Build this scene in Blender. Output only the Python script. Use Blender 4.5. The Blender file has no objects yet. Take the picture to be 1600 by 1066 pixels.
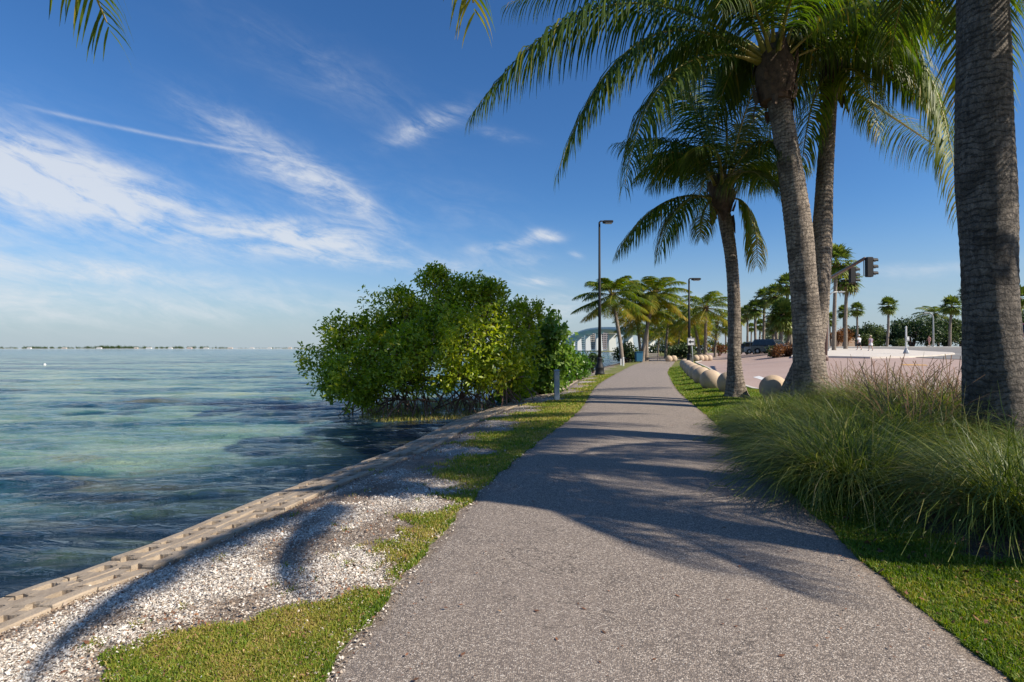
import bpy, bmesh, math, random
import numpy as np
from mathutils import Vector, Matrix
random.seed(7)
rng = np.random.default_rng(11)
R = math.radians
PI = math.pi
scene = bpy.context.scene
col = scene.collection

# ------------------------------------------------------------------ camera
CAM_H = 1.4
F = 850.0
PITCH = math.atan(12.0/F)
cam_d = bpy.data.cameras.new("camera")
cam = bpy.data.objects.new("camera", cam_d)
col.objects.link(cam)
cam.location = (0, 0, CAM_H)
cam.rotation_euler = (PI/2 + PITCH, 0, 0)
cam_d.sensor_width = 36.0
cam_d.lens = 36.0*F/1600.0
cam_d.clip_start = 0.05
cam_d.clip_end = 30000
scene.camera = cam
scene.view_settings.view_transform = 'Standard'
scene.view_settings.look = 'None'
scene.view_settings.exposure = 0.55
scene.view_settings.gamma = 1.0

# ------------------------------------------------------------------ sun and sky
SUN_AZ, SUN_EL = R(114), R(39)
sun_dir = Vector((math.sin(SUN_AZ)*math.cos(SUN_EL), math.cos(SUN_AZ)*math.cos(SUN_EL), math.sin(SUN_EL)))
sd = bpy.data.lights.new("sun", 'SUN')
sd.energy = 5.0
sd.angle = R(0.5)
sd.color = (1.0, 0.89, 0.74)
sun = bpy.data.objects.new("sun", sd)
col.objects.link(sun)
sun.location = (20, -10, 20)
sun.rotation_euler = (-sun_dir).to_track_quat('-Z', 'Y').to_euler()

world = bpy.data.worlds.new("World")
scene.world = world
world.use_nodes = True
wn = world.node_tree.nodes
wl = world.node_tree.links
wn.clear()

class E:
    """tiny expression builder over Math nodes"""
    def __init__(s, tree, sock): s.t = tree; s.s = sock
    def _m(s, op, b=None, c=None):
        n = s.t.nodes.new('ShaderNodeMath'); n.operation = op
        for i, v in enumerate((s, b, c)):
            if v is None: continue
            if isinstance(v, E): s.t.links.new(v.s, n.inputs[i])
            else: n.inputs[i].default_value = v
        return E(s.t, n.outputs[0])
    def __add__(s, o): return s._m('ADD', o)
    def __sub__(s, o): return s._m('SUBTRACT', o)
    def __mul__(s, o): return s._m('MULTIPLY', o)
    def __truediv__(s, o): return s._m('DIVIDE', o)
    def clamp(s):
        r = s._m('ADD', 0.0); r.s.node.use_clamp = True; return r
    def step(s, a, b):
        n = s.t.nodes.new('ShaderNodeMapRange'); n.interpolation_type = 'SMOOTHSTEP'
        s.t.links.new(s.s, n.inputs[0]); n.inputs[1].default_value = a; n.inputs[2].default_value = b
        return E(s.t, n.outputs[0])

def new(tree, typ, **kw):
    n = tree.nodes.new(typ)
    for k, v in kw.items(): setattr(n, k, v)
    return n

def noise(tree, vec, scale, detail=4, rough=0.55, dist=0.0, out=0):
    n = tree.nodes.new('ShaderNodeTexNoise')
    if vec is not None: tree.links.new(vec, n.inputs['Vector'])
    n.inputs['Scale'].default_value = scale; n.inputs['Detail'].default_value = detail
    n.inputs['Roughness'].default_value = rough; n.inputs['Distortion'].default_value = dist
    return E(tree, n.outputs[out])

def mixc(tree, fac, a, b):
    n = tree.nodes.new('ShaderNodeMix'); n.data_type = 'RGBA'
    for i, v in ((0, fac), (6, a), (7, b)):
        if isinstance(v, E): tree.links.new(v.s, n.inputs[i])
        elif hasattr(v, 'is_output'): tree.links.new(v, n.inputs[i])
        elif i == 0: n.inputs[i].default_value = v
        else: n.inputs[i].default_value = (v[0], v[1], v[2], 1)
    return n.outputs[2]

wt = world.node_tree
tc = new(wt, 'ShaderNodeTexCoord')
sep = new(wt, 'ShaderNodeSeparateXYZ'); wl.new(tc.outputs['Generated'], sep.inputs[0])
dx, dy, dz = (E(wt, sep.outputs[i]) for i in range(3))
az = dx._m('ARCTAN2', dy)
el = dz._m('ARCSINE')
sky = new(wt, 'ShaderNodeTexSky', sky_type='NISHITA', sun_disc=False)
sky.sun_elevation = SUN_EL; sky.sun_rotation = SUN_AZ
sky.altitude = 0; sky.air_density = 1.0; sky.dust_density = 0.6; sky.ozone_density = 2.2
def azel(px, py):
    v = Vector(((px-800)/F, 1, (533-py)/F)); v.rotate(Matrix.Rotation(PITCH, 3, 'X')); v.normalize()
    return math.atan2(v.x, v.y), math.asin(v.z)
def blob(px, py, rx, ry, tilt=0.0, amp=1.0):
    a, e = azel(px, py)
    u = az - a; v = el - e
    c, s_ = math.cos(R(tilt)), math.sin(R(tilt))
    p = (u*c + v*s_)/(rx/F); q = (v*c - u*s_)/(ry/F)
    r2 = p*p + q*q
    return (r2*(-1.0))._m('EXPONENT')*amp
def comb(x, y, z=0.0):
    n = new(wt, 'ShaderNodeCombineXYZ')
    for i, v in enumerate((x, y, z)):
        if isinstance(v, E): wl.new(v.s, n.inputs[i])
        else: n.inputs[i].default_value = v
    return n.outputs[0]
# streaky cirrus noise, running down to the right
rot = R(-14)
uu = az*math.cos(rot) + el*math.sin(rot); vv = el*math.cos(rot) - az*math.sin(rot)
st = noise(wt, comb(uu*2.6, vv*9.0), 2.2, 8, 0.62, 1.1)
fine = noise(wt, comb(uu*8.0, vv*22.0, 4.0), 2.5, 6, 0.68, 0.8)
lumps = noise(wt, comb(az*3.2, el*6.5, 9.0), 2.0, 5, 0.6, 0.5)
base = (blob(140, 298, 165, 44, -13, 1.75) + blob(30, 265, 80, 36, -8, 0.6) + blob(430, 255, 120, 34, -26, 1.3) + blob(540, 305, 90, 22, -30, 0.7)
        + blob(485, 372, 105, 24, -3, 1.9)
        + blob(520, 120, 200, 46, -14, 0.42) + blob(670, 195, 70, 17, 22, 1.0) + blob(780, 210, 50, 8, -10, 0.6)
        + blob(850, 368, 26, 9, -8, 1.4) + blob(800, 382, 60, 8, 8, 0.8) + blob(842, 441, 38, 8, 0, 1.1) + blob(820, 405, 60, 16, 0, 0.6)
        + blob(700, 330, 180, 60, -10, 0.34) + blob(620, 412, 200, 16, -3, 0.85) + blob(120, 420, 240, 14, -2, 0.7)
        + blob(200, 475, 520, 30, 0, 0.8) + blob(1430, 420, 110, 12, 0, 0.7) + blob(1600, 270, 60, 12, 5, 0.6) + blob(880, 480, 200, 24, 0, 0.7) + blob(-350, 330, 300, 140, 0, 0.8)
        + blob(900, 398, 14, 5, -20, 1.0) + blob(1250, 470, 300, 30, 0, 0.30))
tex = (st*1.0 + fine*0.5 + lumps*0.5)
cl = (base*(tex*1.9 - 1.38)).step(0.0, 1.35)
# contrail
a0, e0 = azel(20, 162); a1, e1 = azel(300, 222)
sl = (e1-e0)/(a1-a0)
line = (el - e0 - (az - a0)*sl + (az-a0)*(az-a0)*0.0)
ctr = ((line*line*(-1.0/(0.0026**2)))._m('EXPONENT'))*(az.step(a0-0.01, a0+0.05))*((az*(-1.0)).step(-azel(520, 250)[0], -azel(250, 210)[0]))*(fine*1.2)*0.8
cloud = (cl + ctr*0.7).clamp()
hz = (el*(-1.0)).step(-0.30, 0.02)   # pale band of thin cirrostratus near the horizon
hz2 = hz*hz*0.92
graded = new(wt, 'ShaderNodeHueSaturation'); wl.new(sky.outputs[0], graded.inputs['Color'])
graded.inputs['Saturation'].default_value = 1.2
tint_n = new(wt, 'ShaderNodeMix', data_type='RGBA', blend_type='MULTIPLY'); tint_n.inputs[0].default_value = 1.0
wl.new(graded.outputs[0], tint_n.inputs[6]); tint_n.inputs[7].default_value = (0.82, 1.12, 1.42, 1)
c1 = mixc(wt, hz2, tint_n.outputs[2], (4.9, 5.8, 6.5))
c2 = mixc(wt, cloud*0.80, c1, (8.3, 8.6, 9.0))
bg = new(wt, 'ShaderNodeBackground'); wl.new(c2, bg.inputs[0]); bg.inputs[1].default_value = 0.064
wo = new(wt, 'ShaderNodeOutputWorld'); wl.new(bg.outputs[0], wo.inputs[0])

# ------------------------------------------------------------------ helpers
def ray(px, py):
    v = Vector(((px-800)/F, 1, (533-py)/F)); v.rotate(Matrix.Rotation(PITCH, 3, 'X')); return v/v.y
def P(px, py, z=0.0):            # where the sight line through a point of the photo meets height z
    v = ray(px, py); t = (z-CAM_H)/v.z
    return Vector((v.x*t, t, z))
def V(px, py, D):                # ... and where it reaches the distance D
    v = ray(px, py); return Vector((v.x*D, D, CAM_H + v.z*D))

def tag(o, label=None, cat=None, group=None, kind=None):
    if label: o['label'] = label
    if cat: o['category'] = cat
    if group: o['group'] = group
    if kind: o['kind'] = kind
    return o
def empty(name, loc, rz=0, **kw):
    o = bpy.data.objects.new(name, None); col.objects.link(o)
    o.location = loc; o.rotation_euler = (0, 0, rz); o.empty_display_size = 0.2
    tag(o, **kw); return o
def copy_tree(o, parent=None):
    c = o.copy(); col.objects.link(c)
    if parent is not None:
        c.parent = parent
    for ch in [x for x in bpy.data.objects if x.parent == o]:
        copy_tree(ch, c)
    return c

class MB:
    def __init__(s): s.v = []; s.f = []; s.m = []; s.t = []; s.n = 0; s.tint = 0.5
    def add(s, vs, fs, mi=0, tint=None):
        o = s.n
        s.v.extend([tuple(v) for v in vs]); s.n += len(vs)
        s.f.extend([tuple(i+o for i in f) for f in fs]); s.m.extend([mi]*len(fs))
        if tint is None: tint = s.tint
        s.t.extend([tint]*len(vs) if not hasattr(tint, '__len__') else list(tint))
    def box(s, c, d, rz=0, mi=0, taper=1.0, bev=0.0, mat=None):
        x, y, z = d[0]/2, d[1]/2, d[2]/2
        if bev > 0:
            b = bev; vs = []; 
            for zz, ins in ((-z, b), (-z+b, 0), (z-b, 0), (z, b)):
                k = taper if zz > 0 else 1
                X, Y = (x-ins)*k, (y-ins)*k
                XX, YY = x*k-ins*1.0, y*k-ins*1.0
                bb = b*0.8
                vs += [(-XX+bb, -YY, zz), (XX-bb, -YY, zz), (XX, -YY+bb, zz), (XX, YY-bb, zz), (XX-bb, YY, zz), (-XX+bb, YY, zz), (-XX, YY-bb, zz), (-XX, -YY+bb, zz)]
            fs = [tuple(range(7, -1, -1)), tuple(range(24, 32))]
            for r in range(3):
                for i in range(8): fs.append((r*8+i, r*8+(i+1) % 8, r*8+8+(i+1) % 8, r*8+8+i))
        else:
            vs = []
            for zz in (-z, z):
                k = taper if zz > 0 else 1
                vs += [(-x*k, -y*k, zz), (x*k, -y*k, zz), (x*k, y*k, zz), (-x*k, y*k, zz)]
            fs = [(3, 2, 1, 0), (4, 5, 6, 7), (0, 1, 5, 4), (1, 2, 6, 5), (2, 3, 7, 6), (3, 0, 4, 7)]
        M = Matrix.Translation(Vector(c)) @ (mat if mat is not None else Matrix.Rotation(rz, 4, 'Z'))
        s.add([M @ Vector(v) for v in vs], fs, mi)
    def tube(s, pts, rad, n=8, mi=0, cap=True, tint=None, wob=None):
        pts = [Vector(p) for p in pts]
        if not hasattr(rad, '__len__'): rad = [rad]*len(pts)
        t = (pts[1]-pts[0]).normalized()
        a = Vector((0, 0, 1)) if abs(t.z) < 0.9 else Vector((1, 0, 0))
        u = t.cross(a).normalized(); vs = []; ts = []
        for i, p in enumerate(pts):
            t = (pts[min(i+1, len(pts)-1)]-pts[max(i-1, 0)]).normalized()
            u = (u - t*u.dot(t)).normalized(); w = t.cross(u)
            for k in range(n):
                an = 2*PI*k/n
                rr = rad[i]*(1 if wob is None else wob(i, k))
                vs.append(p + (u*math.cos(an)+w*math.sin(an))*rr)
                ts.append(s.tint if tint is None else (tint[i] if hasattr(tint, '__len__') else tint))
        fs = []
        for i in range(len(pts)-1):
            for k in range(n):
                fs.append((i*n+k, i*n+(k+1) % n, (i+1)*n+(k+1) % n, (i+1)*n+k))
        if cap:
            fs.append(tuple(range(n-1, -1, -1))); fs.append(tuple(range((len(pts)-1)*n, len(pts)*n)))
        s.add(vs, fs, mi, ts)
    def lathe(s, prof, n=16, c=(0, 0, 0), mi=0):
        vs = []; fs = []
        for (r, z) in prof:
            for k in range(n):
                a = 2*PI*k/n; vs.append((c[0]+r*math.cos(a), c[1]+r*math.sin(a), c[2]+z))
        for i in range(len(prof)-1):
            for k in range(n): fs.append((i*n+k, i*n+(k+1) % n, (i+1)*n+(k+1) % n, (i+1)*n+k))
        fs.append(tuple(range(n-1, -1, -1))); fs.append(tuple(range((len(prof)-1)*n, len(prof)*n)))
        s.add(vs, fs, mi)
    def prism(s, poly, axis, a, b, mi=0):
        """poly in the plane normal to axis ('x' or 'y'); extruded from a to b"""
        n = len(poly); vs = []
        for w in (a, b):
            for (p, q) in poly: vs.append((w, p, q) if axis == 'x' else ((p, w, q) if axis == 'y' else (p, q, w)))
        fs = [tuple(range(n)), tuple(range(2*n-1, n-1, -1))]
        for i in range(n): fs.append((i, n+i, n+(i+1) % n, (i+1) % n))
        s.add(vs, fs, mi)
    def build(s, name, mats, parent=None, smooth=False, loc=None):
        me = bpy.data.meshes.new(name)
        me.from_pydata(s.v, [], s.f); 
        for m in (mats if isinstance(mats, (list, tuple)) else [mats]): me.materials.append(m)
        me.polygons.foreach_set('material_index', s.m)
        if smooth: me.polygons.foreach_set('use_smooth', [True]*len(s.f))
        at = me.attributes.new('tint', 'FLOAT', 'POINT'); at.data.foreach_set('value', s.t)
        me.update()
        if not smooth or smooth == 'auto': pass
        o = bpy.data.objects.new(name, me); col.objects.link(o)
        if parent is not None: o.parent = parent
        if loc is not None: o.location = loc
        return o

def np_mesh(name, verts, quads=None, tris=None, mats=(), parent=None, tint=None, smooth=False, attrs=None):
    me = bpy.data.meshes.new(name)
    verts = np.asarray(verts, dtype=np.float32).reshape(-1, 3)
    me.vertices.add(len(verts)); me.vertices.foreach_set('co', verts.ravel())
    fs = []; tot = []
    if quads is not None and len(quads): fs.append(np.asarray(quads, dtype=np.int32).ravel()); tot.append(np.full(len(quads), 4, np.int32))
    if tris is not None and len(tris): fs.append(np.asarray(tris, dtype=np.int32).ravel()); tot.append(np.full(len(tris), 3, np.int32))
    li = np.concatenate(fs); lt = np.concatenate(tot); ls = np.concatenate([[0], np.cumsum(lt)[:-1]]).astype(np.int32)
    me.loops.add(len(li)); me.loops.foreach_set('vertex_index', li)
    me.polygons.add(len(lt)); me.polygons.foreach_set('loop_start', ls)
    me.polygons.foreach_set('loop_total', lt)
    if smooth: me.polygons.foreach_set('use_smooth', np.ones(len(lt), bool))
    if tint is not None:
        at = me.attributes.new('tint', 'FLOAT', 'POINT'); at.data.foreach_set('value', np.asarray(tint, dtype=np.float32).ravel())
    for k, a in (attrs or {}).items():
        at = me.attributes.new(k, 'FLOAT', 'POINT'); at.data.foreach_set('value', np.asarray(a, dtype=np.float32).ravel())
    for m in mats: me.materials.append(m)
    me.update(calc_edges=True)
    o = bpy.data.objects.new(name, me); col.objects.link(o)
    if parent is not None: o.parent = parent
    return o

# ------------------------------------------------------------------ materials
def mat(name, color=(0.5, 0.5, 0.5), rough=0.6, metal=0.0, spec=None):
    m = bpy.data.materials.new(name); m.use_nodes = True
    b = m.node_tree.nodes['Principled BSDF']
    b.inputs['Base Color'].default_value = (*color, 1); b.inputs['Roughness'].default_value = rough; b.inputs['Metallic'].default_value = metal
    if spec is not None: b.inputs['Specular IOR Level'].default_value = spec
    return m
def bsdf(m): return m.node_tree.nodes['Principled BSDF']
def attr(m, name='tint'):
    n = m.node_tree.nodes.new('ShaderNodeAttribute'); n.attribute_name = name; return E(m.node_tree, n.outputs['Fac'])
def coord(m, which='Object'):
    n = m.node_tree.nodes.new('ShaderNodeTexCoord'); return n.outputs[which]
def scaled(t, vec, sc):
    n = t.nodes.new('ShaderNodeMapping'); t.links.new(vec, n.inputs[0]); n.inputs['Scale'].default_value = sc; return n.outputs[0]
def ramp(t, fac, stops):
    n = t.nodes.new('ShaderNodeValToRGB'); t.links.new(fac.s if isinstance(fac, E) else fac, n.inputs[0])
    cr = n.color_ramp
    while len(cr.elements) < len(stops): cr.elements.new(0.5)
    for e, (p, c) in zip(cr.elements, stops): e.position = p; e.color = (*c, 1)
    return n.outputs[0]
def bump(m, h, strength=0.5, dist=0.02):
    n = m.node_tree.nodes.new('ShaderNodeBump'); m.node_tree.links.new(h.s, n.inputs['Height'])
    n.inputs['Strength'].default_value = strength; n.inputs['Distance'].default_value = dist
    m.node_tree.links.new(n.outputs[0], bsdf(m).inputs['Normal'])
def setc(m, c): m.node_tree.links.new(c, bsdf(m).inputs['Base Color'])

def noisy(name, ca, cb, scale=8, rough=0.7, bs=0.3, bd=0.01, detail=6, metal=0.0):
    m = mat(name, ca, rough, metal); t = m.node_tree; co = coord(m)
    n = noise(t, co, scale, detail, 0.6)
    setc(m, mixc(t, n.step(0.3, 0.7), ca, cb))
    if bs: bump(m, noise(t, co, scale*4, 5, 0.6), bs, bd)
    return m

def leaf_mat(name, stops, trans=0.35, rough=0.45, nscale=3.0, spec=0.5):
    """leaf: colour from the per-leaf tint plus noise, light coming through the blade"""
    m = mat(name, (0.05, 0.1, 0.02), rough); t = m.node_tree
    f = attr(m)
    n = noise(t, coord(m), nscale, 3, 0.5)
    c = ramp(t, f*0.8 + n*0.4 - 0.1, stops)
    setc(m, c)
    bsdf(m).inputs['Specular IOR Level'].default_value = spec
    tr = t.nodes.new('ShaderNodeBsdfTranslucent')
    g = t.nodes.new('ShaderNodeHueSaturation'); t.links.new(c, g.inputs['Color']); g.inputs['Value'].default_value = 1.5; g.inputs['Saturation'].default_value = 1.1
    t.links.new(g.outputs[0], tr.inputs[0])
    mx = t.nodes.new('ShaderNodeMixShader'); mx.inputs[0].default_value = trans
    out = [x for x in t.nodes if x.type == 'OUTPUT_MATERIAL'][0]
    t.links.new(bsdf(m).outputs[0], mx.inputs[1]); t.links.new(tr.outputs[0], mx.inputs[2]); t.links.new(mx.outputs[0], out.inputs[0])
    return m

M = {}
M['frond'] = leaf_mat('palm_leaf', [(0.0, (0.020, 0.044, 0.008)), (0.35, (0.058, 0.105, 0.013)), (0.55, (0.15, 0.20, 0.02)), (0.78, (0.28, 0.23, 0.03)), (1.0, (0.36, 0.19, 0.045))], 0.42, 0.5, 3.0, 0.28)
M['rachis'] = noisy('palm_stalk', (0.34, 0.27, 0.04), (0.20, 0.18, 0.03), 6, 0.45, 0.1)
M['fan'] = leaf_mat('fan_leaf', [(0.0, (0.03, 0.055, 0.012)), (0.4, (0.09, 0.14, 0.022)), (0.75, (0.20, 0.23, 0.04)), (1.0, (0.30, 0.24, 0.08))], 0.25, 0.45)
M['skirt'] = noisy('dead_frond', (0.19, 0.13, 0.07), (0.08, 0.055, 0.03), 5, 0.9, 0.3)
M['mangrove'] = leaf_mat('mangrove_leaf', [(0.0, (0.03, 0.07, 0.008)), (0.3, (0.17, 0.26, 0.02)), (0.65, (0.38, 0.44, 0.03)), (1.0, (0.46, 0.40, 0.03))], 0.45, 0.35, 14.0)
M['seagrape'] = leaf_mat('broad_leaf', [(0.0, (0.03, 0.08, 0.012)), (0.5, (0.08, 0.18, 0.02)), (1.0, (0.20, 0.29, 0.05))], 0.40, 0.35)
M['bark'] = noisy('mangrove_bark', (0.12, 0.07, 0.05), (0.30, 0.18, 0.13), 14, 0.9, 0.5)
M['hedge'] = leaf_mat('hedge_leaf', [(0.0, (0.018, 0.040, 0.012)), (0.5, (0.045, 0.085, 0.022)), (1.0, (0.12, 0.15, 0.035))], 0.25, 0.6)
M['redbush'] = leaf_mat('bronze_leaf', [(0.0, (0.05, 0.03, 0.015)), (0.5, (0.16, 0.065, 0.02)), (1.0, (0.30, 0.13, 0.035))], 0.25, 0.6)
M['silver'] = leaf_mat('silver_leaf', [(0.0, (0.10, 0.14, 0.08)), (0.5, (0.20, 0.26, 0.15)), (1.0, (0.34, 0.38, 0.25))], 0.2, 0.6)
M['sheath'] = noisy('leaf_sheath', (0.13, 0.085, 0.055), (0.055, 0.035, 0.025), 9, 0.95, 0.8, 0.03)

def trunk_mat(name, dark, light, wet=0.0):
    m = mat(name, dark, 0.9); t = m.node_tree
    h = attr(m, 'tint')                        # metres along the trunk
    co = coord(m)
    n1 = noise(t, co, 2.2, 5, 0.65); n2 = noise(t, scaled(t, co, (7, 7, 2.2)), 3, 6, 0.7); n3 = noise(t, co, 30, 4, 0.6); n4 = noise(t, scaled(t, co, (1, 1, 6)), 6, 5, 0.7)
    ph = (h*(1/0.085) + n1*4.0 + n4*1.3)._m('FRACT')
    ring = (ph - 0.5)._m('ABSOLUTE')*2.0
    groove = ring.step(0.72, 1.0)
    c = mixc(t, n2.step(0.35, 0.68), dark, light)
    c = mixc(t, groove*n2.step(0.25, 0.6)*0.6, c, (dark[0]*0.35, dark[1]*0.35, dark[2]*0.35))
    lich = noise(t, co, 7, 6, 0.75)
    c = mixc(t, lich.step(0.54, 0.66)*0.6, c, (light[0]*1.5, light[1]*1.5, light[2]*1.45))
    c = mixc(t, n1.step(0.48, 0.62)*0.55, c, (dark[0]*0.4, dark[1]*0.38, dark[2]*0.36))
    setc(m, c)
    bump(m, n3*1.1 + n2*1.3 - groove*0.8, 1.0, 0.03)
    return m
M['trunk'] = trunk_mat('palm_trunk', (0.15, 0.122, 0.098), (0.37, 0.31, 0.25))
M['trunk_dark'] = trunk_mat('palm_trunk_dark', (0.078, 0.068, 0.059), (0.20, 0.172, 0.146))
M['trunk_far'] = noisy('palm_trunk_far', (0.26, 0.215, 0.17), (0.15, 0.12, 0.095), 5, 0.9, 0.2)

M['grass'] = leaf_mat('lawn_blade', [(0.0, (0.055, 0.11, 0.010)), (0.42, (0.15, 0.24, 0.018)), (0.65, (0.30, 0.29, 0.04)), (1.0, (0.48, 0.34, 0.15))], 0.35, 0.6, 0.9)
M['muhly'] = leaf_mat('ornamental_blade', [(0.0, (0.030, 0.050, 0.010)), (0.45, (0.105, 0.155, 0.022)), (0.75, (0.30, 0.31, 0.070)), (1.0, (0.42, 0.32, 0.18))], 0.30, 0.5, 1.5)
M['plume'] = leaf_mat('seed_plume', [(0.0, (0.12, 0.10, 0.05)), (0.5, (0.20, 0.13, 0.09)), (1.0, (0.32, 0.20, 0.15))], 0.4, 0.8)

M['black_paint'] = mat('black_paint', (0.013, 0.014, 0.015), 0.6, 0.0, 0.3)
M['galv'] = noisy('galvanised_steel', (0.42, 0.43, 0.43), (0.33, 0.34, 0.34), 12, 0.45, 0.0, metal=0.3)
M['brown_steel'] = mat('brown_painted_steel', (0.16, 0.105, 0.085), 0.5)
M['lens'] = mat('lamp_lens', (0.5, 0.5, 0.48), 0.2)
M['white_paint'] = noisy('white_paint', (0.72, 0.72, 0.70), (0.62, 0.62, 0.60), 10, 0.5, 0.0)
M['greyblue'] = noisy('grey_blue_paint', (0.30, 0.36, 0.42), (0.24, 0.29, 0.34), 14, 0.5, 0.1)
M['blue'] = mat('blue_plastic', (0.02, 0.12, 0.22), 0.4)
M['rubber'] = mat('rubber', (0.015, 0.015, 0.015), 0.8)
M['glass'] = mat('dark_glass', (0.02, 0.025, 0.03), 0.06)
M['chrome'] = mat('chrome', (0.6, 0.6, 0.6), 0.2, 1.0)
M['headlight'] = mat('headlight', (0.75, 0.75, 0.72), 0.15)
M['taillight'] = mat('tail_light', (0.35, 0.01, 0.01), 0.2)
for k, c in (('car_black', (0.015, 0.016, 0.018)), ('car_grey', (0.20, 0.22, 0.24)), ('car_dark', (0.03, 0.035, 0.045)), ('car_red', (0.42, 0.015, 0.015))):
    M[k] = mat(k, c, 0.25); bsdf(M[k]).inputs['Coat Weight'].default_value = 0.6
M['sig_red'] = mat('signal_lens_red', (0.20, 0.01, 0.01), 0.3)
M['sig_amber'] = mat('signal_lens_amber', (0.30, 0.15, 0.01), 0.3)
M['sig_green'] = mat('signal_lens_green', (0.01, 0.16, 0.08), 0.3)
M['wood'] = noisy('weathered_wood', (0.23, 0.21, 0.19), (0.14, 0.13, 0.12), 9, 0.8, 0.2)

# speckled tan concrete of the bollard balls
m = M['ball'] = mat('tan_concrete', (0.50, 0.40, 0.29), 0.85); t = m.node_tree; co = coord(m)
c = mixc(t, noise(t, co, 3, 4, 0.6).step(0.35, 0.7), (0.50, 0.385, 0.27), (0.40, 0.31, 0.225))
c = mixc(t, noise(t, co, 60, 2, 0.5).step(0.58, 0.68)*0.35, c, (0.22, 0.17, 0.13))
sp_ = new(t, 'ShaderNodeSeparateXYZ'); t.links.new(co, sp_.inputs[0])
setc(m, mixc(t, (E(t, sp_.outputs[2])*(-1.0) + noise(t, co, 5, 4, 0.6)*0.3).step(0.26, 0.46)*0.5, c, (0.16, 0.13, 0.10)))   # darker in blotches towards the foot
bump(m, noise(t, co, 45, 4, 0.6), 0.35, 0.006)

# path: exposed-aggregate asphalt
m = M['path'] = mat('aggregate_asphalt', (0.2, 0.18, 0.17), 0.85); t = m.node_tree; co = coord(m)
vo = new(t, 'ShaderNodeTexVoronoi'); t.links.new(co, vo.inputs['Vector']); vo.inputs['Scale'].default_value = 128
hs = new(t, 'ShaderNodeSeparateColor'); t.links.new(vo.outputs['Color'], hs.inputs[0])
rnd = E(t, hs.outputs[0]); rnd2 = E(t, hs.outputs[1]); d = E(t, vo.outputs['Distance'])
stone = ramp(t, rnd, [(0.0, (0.105, 0.084, 0.070)), (0.35, (0.22, 0.180, 0.150)), (0.6, (0.33, 0.275, 0.225)), (0.85, (0.44, 0.375, 0.315)), (1.0, (0.62, 0.56, 0.49))])
c = mixc(t, d.step(0.36, 0.66)*0.7, stone, (0.085, 0.074, 0.068))
c = mixc(t, noise(t, co, 0.6, 5, 0.6).step(0.3, 0.75)*0.35, c, (0.235, 0.198, 0.175))
c = mixc(t, noise(t, co, 2.7, 6, 0.7).step(0.6, 0.75)*0.20, c, (0.08, 0.072, 0.07))
sepc = new(t, 'ShaderNodeSeparateXYZ'); t.links.new(co, sepc.inputs[0])
crk = (noise(t, co, 0.9, 7, 0.6, 0.6) - 0.5)._m('ABSOLUTE')
c = mixc(t, (crk*(-1.0)).step(-0.0035, -0.0005)*noise(t, co, 0.45, 2, 0.5).step(0.47, 0.54)*0.8, c, (0.045, 0.038, 0.034))
c = mixc(t, noise(t, co, 5.0, 4, 0.7).step(0.70, 0.76)*0.5, c, (0.10, 0.085, 0.072))
edge_d = attr(m, 'edge')
c = mixc(t, (edge_d + noise(t, co, 2.5, 5, 0.7)*0.6).step(0.75, 1.15)*0.45, c, (0.17, 0.125, 0.085))      # sand and soil washed onto the margins
setc(m, c)
bump(m, d*(-1.0) + rnd2*0.5, 0.6, 0.006)

# pinkish brick road
m = M['road'] = mat('pink_paver_road', (0.3, 0.23, 0.2), 0.85); t = m.node_tree; co = coord(m)
br = new(t, 'ShaderNodeTexBrick'); t.links.new(co, br.inputs['Vector']); br.inputs['Scale'].default_value = 4.5
br.inputs['Color1'].default_value = (0.37, 0.265, 0.225, 1); br.inputs['Color2'].default_value = (0.31, 0.225, 0.19, 1); br.inputs['Mortar'].default_value = (0.26, 0.20, 0.175, 1)
br.inputs['Mortar Size'].default_value = 0.012
c = mixc(t, noise(t, co, 0.25, 5, 0.65).step(0.4, 0.7)*0.35, br.outputs[0], (0.40, 0.315, 0.28))
c = mixc(t, noise(t, scaled(t, co, (1, 0.2, 1)), 1.2, 4, 0.6).step(0.58, 0.72)*0.35, c, (0.22, 0.175, 0.155))
setc(m, c); bump(m, noise(t, co, 30, 3, 0.6), 0.2, 0.01)
M['asphalt'] = noisy('asphalt', (0.15, 0.145, 0.14), (0.19, 0.185, 0.18), 0.8, 0.9, 0.2)
M['pale_concrete'] = noisy('pale_concrete', (0.58, 0.54, 0.48), (0.49, 0.45, 0.40), 0.9, 0.85, 0.15)
M['kerb'] = noisy('kerb_concrete', (0.52, 0.49, 0.44), (0.40, 0.38, 0.34), 3, 0.85, 0.2)
M['yellow_paint'] = noisy('yellow_road_paint', (0.60, 0.33, 0.05), (0.45, 0.27, 0.08), 3, 0.7, 0.0)
M['bridge'] = noisy('bridge_concrete', (0.58, 0.60, 0.60), (0.50, 0.53, 0.53), 0.05, 0.8, 0.0)

# revetment concrete
m = M['revet'] = mat('revetment_concrete', (0.3, 0.25, 0.2), 0.9); t = m.node_tree; co = coord(m)
c = mixc(t, noise(t, co, 5, 7, 0.7).step(0.3, 0.7), (0.42, 0.345, 0.26), (0.29, 0.23, 0.17))
c = mixc(t, noise(t, co, 1.1, 5, 0.7).step(0.48, 0.70)*0.6, c, (0.17, 0.135, 0.10))
sp_ = new(t, 'ShaderNodeSeparateXYZ'); t.links.new(co, sp_.inputs[0])
wetz = (E(t, sp_.outputs[2]) + noise(t, co, 6, 4, 0.6)*0.10)
c = mixc(t, (wetz*(-1.0)).step(0.335, 0.40)*0.85, c, (0.055, 0.045, 0.028))      # algae at the waterline
setc(m, c); bump(m, noise(t, co, 25, 6, 0.7) + noise(t, co, 90, 3, 0.6)*0.4, 0.7, 0.02)

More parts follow.
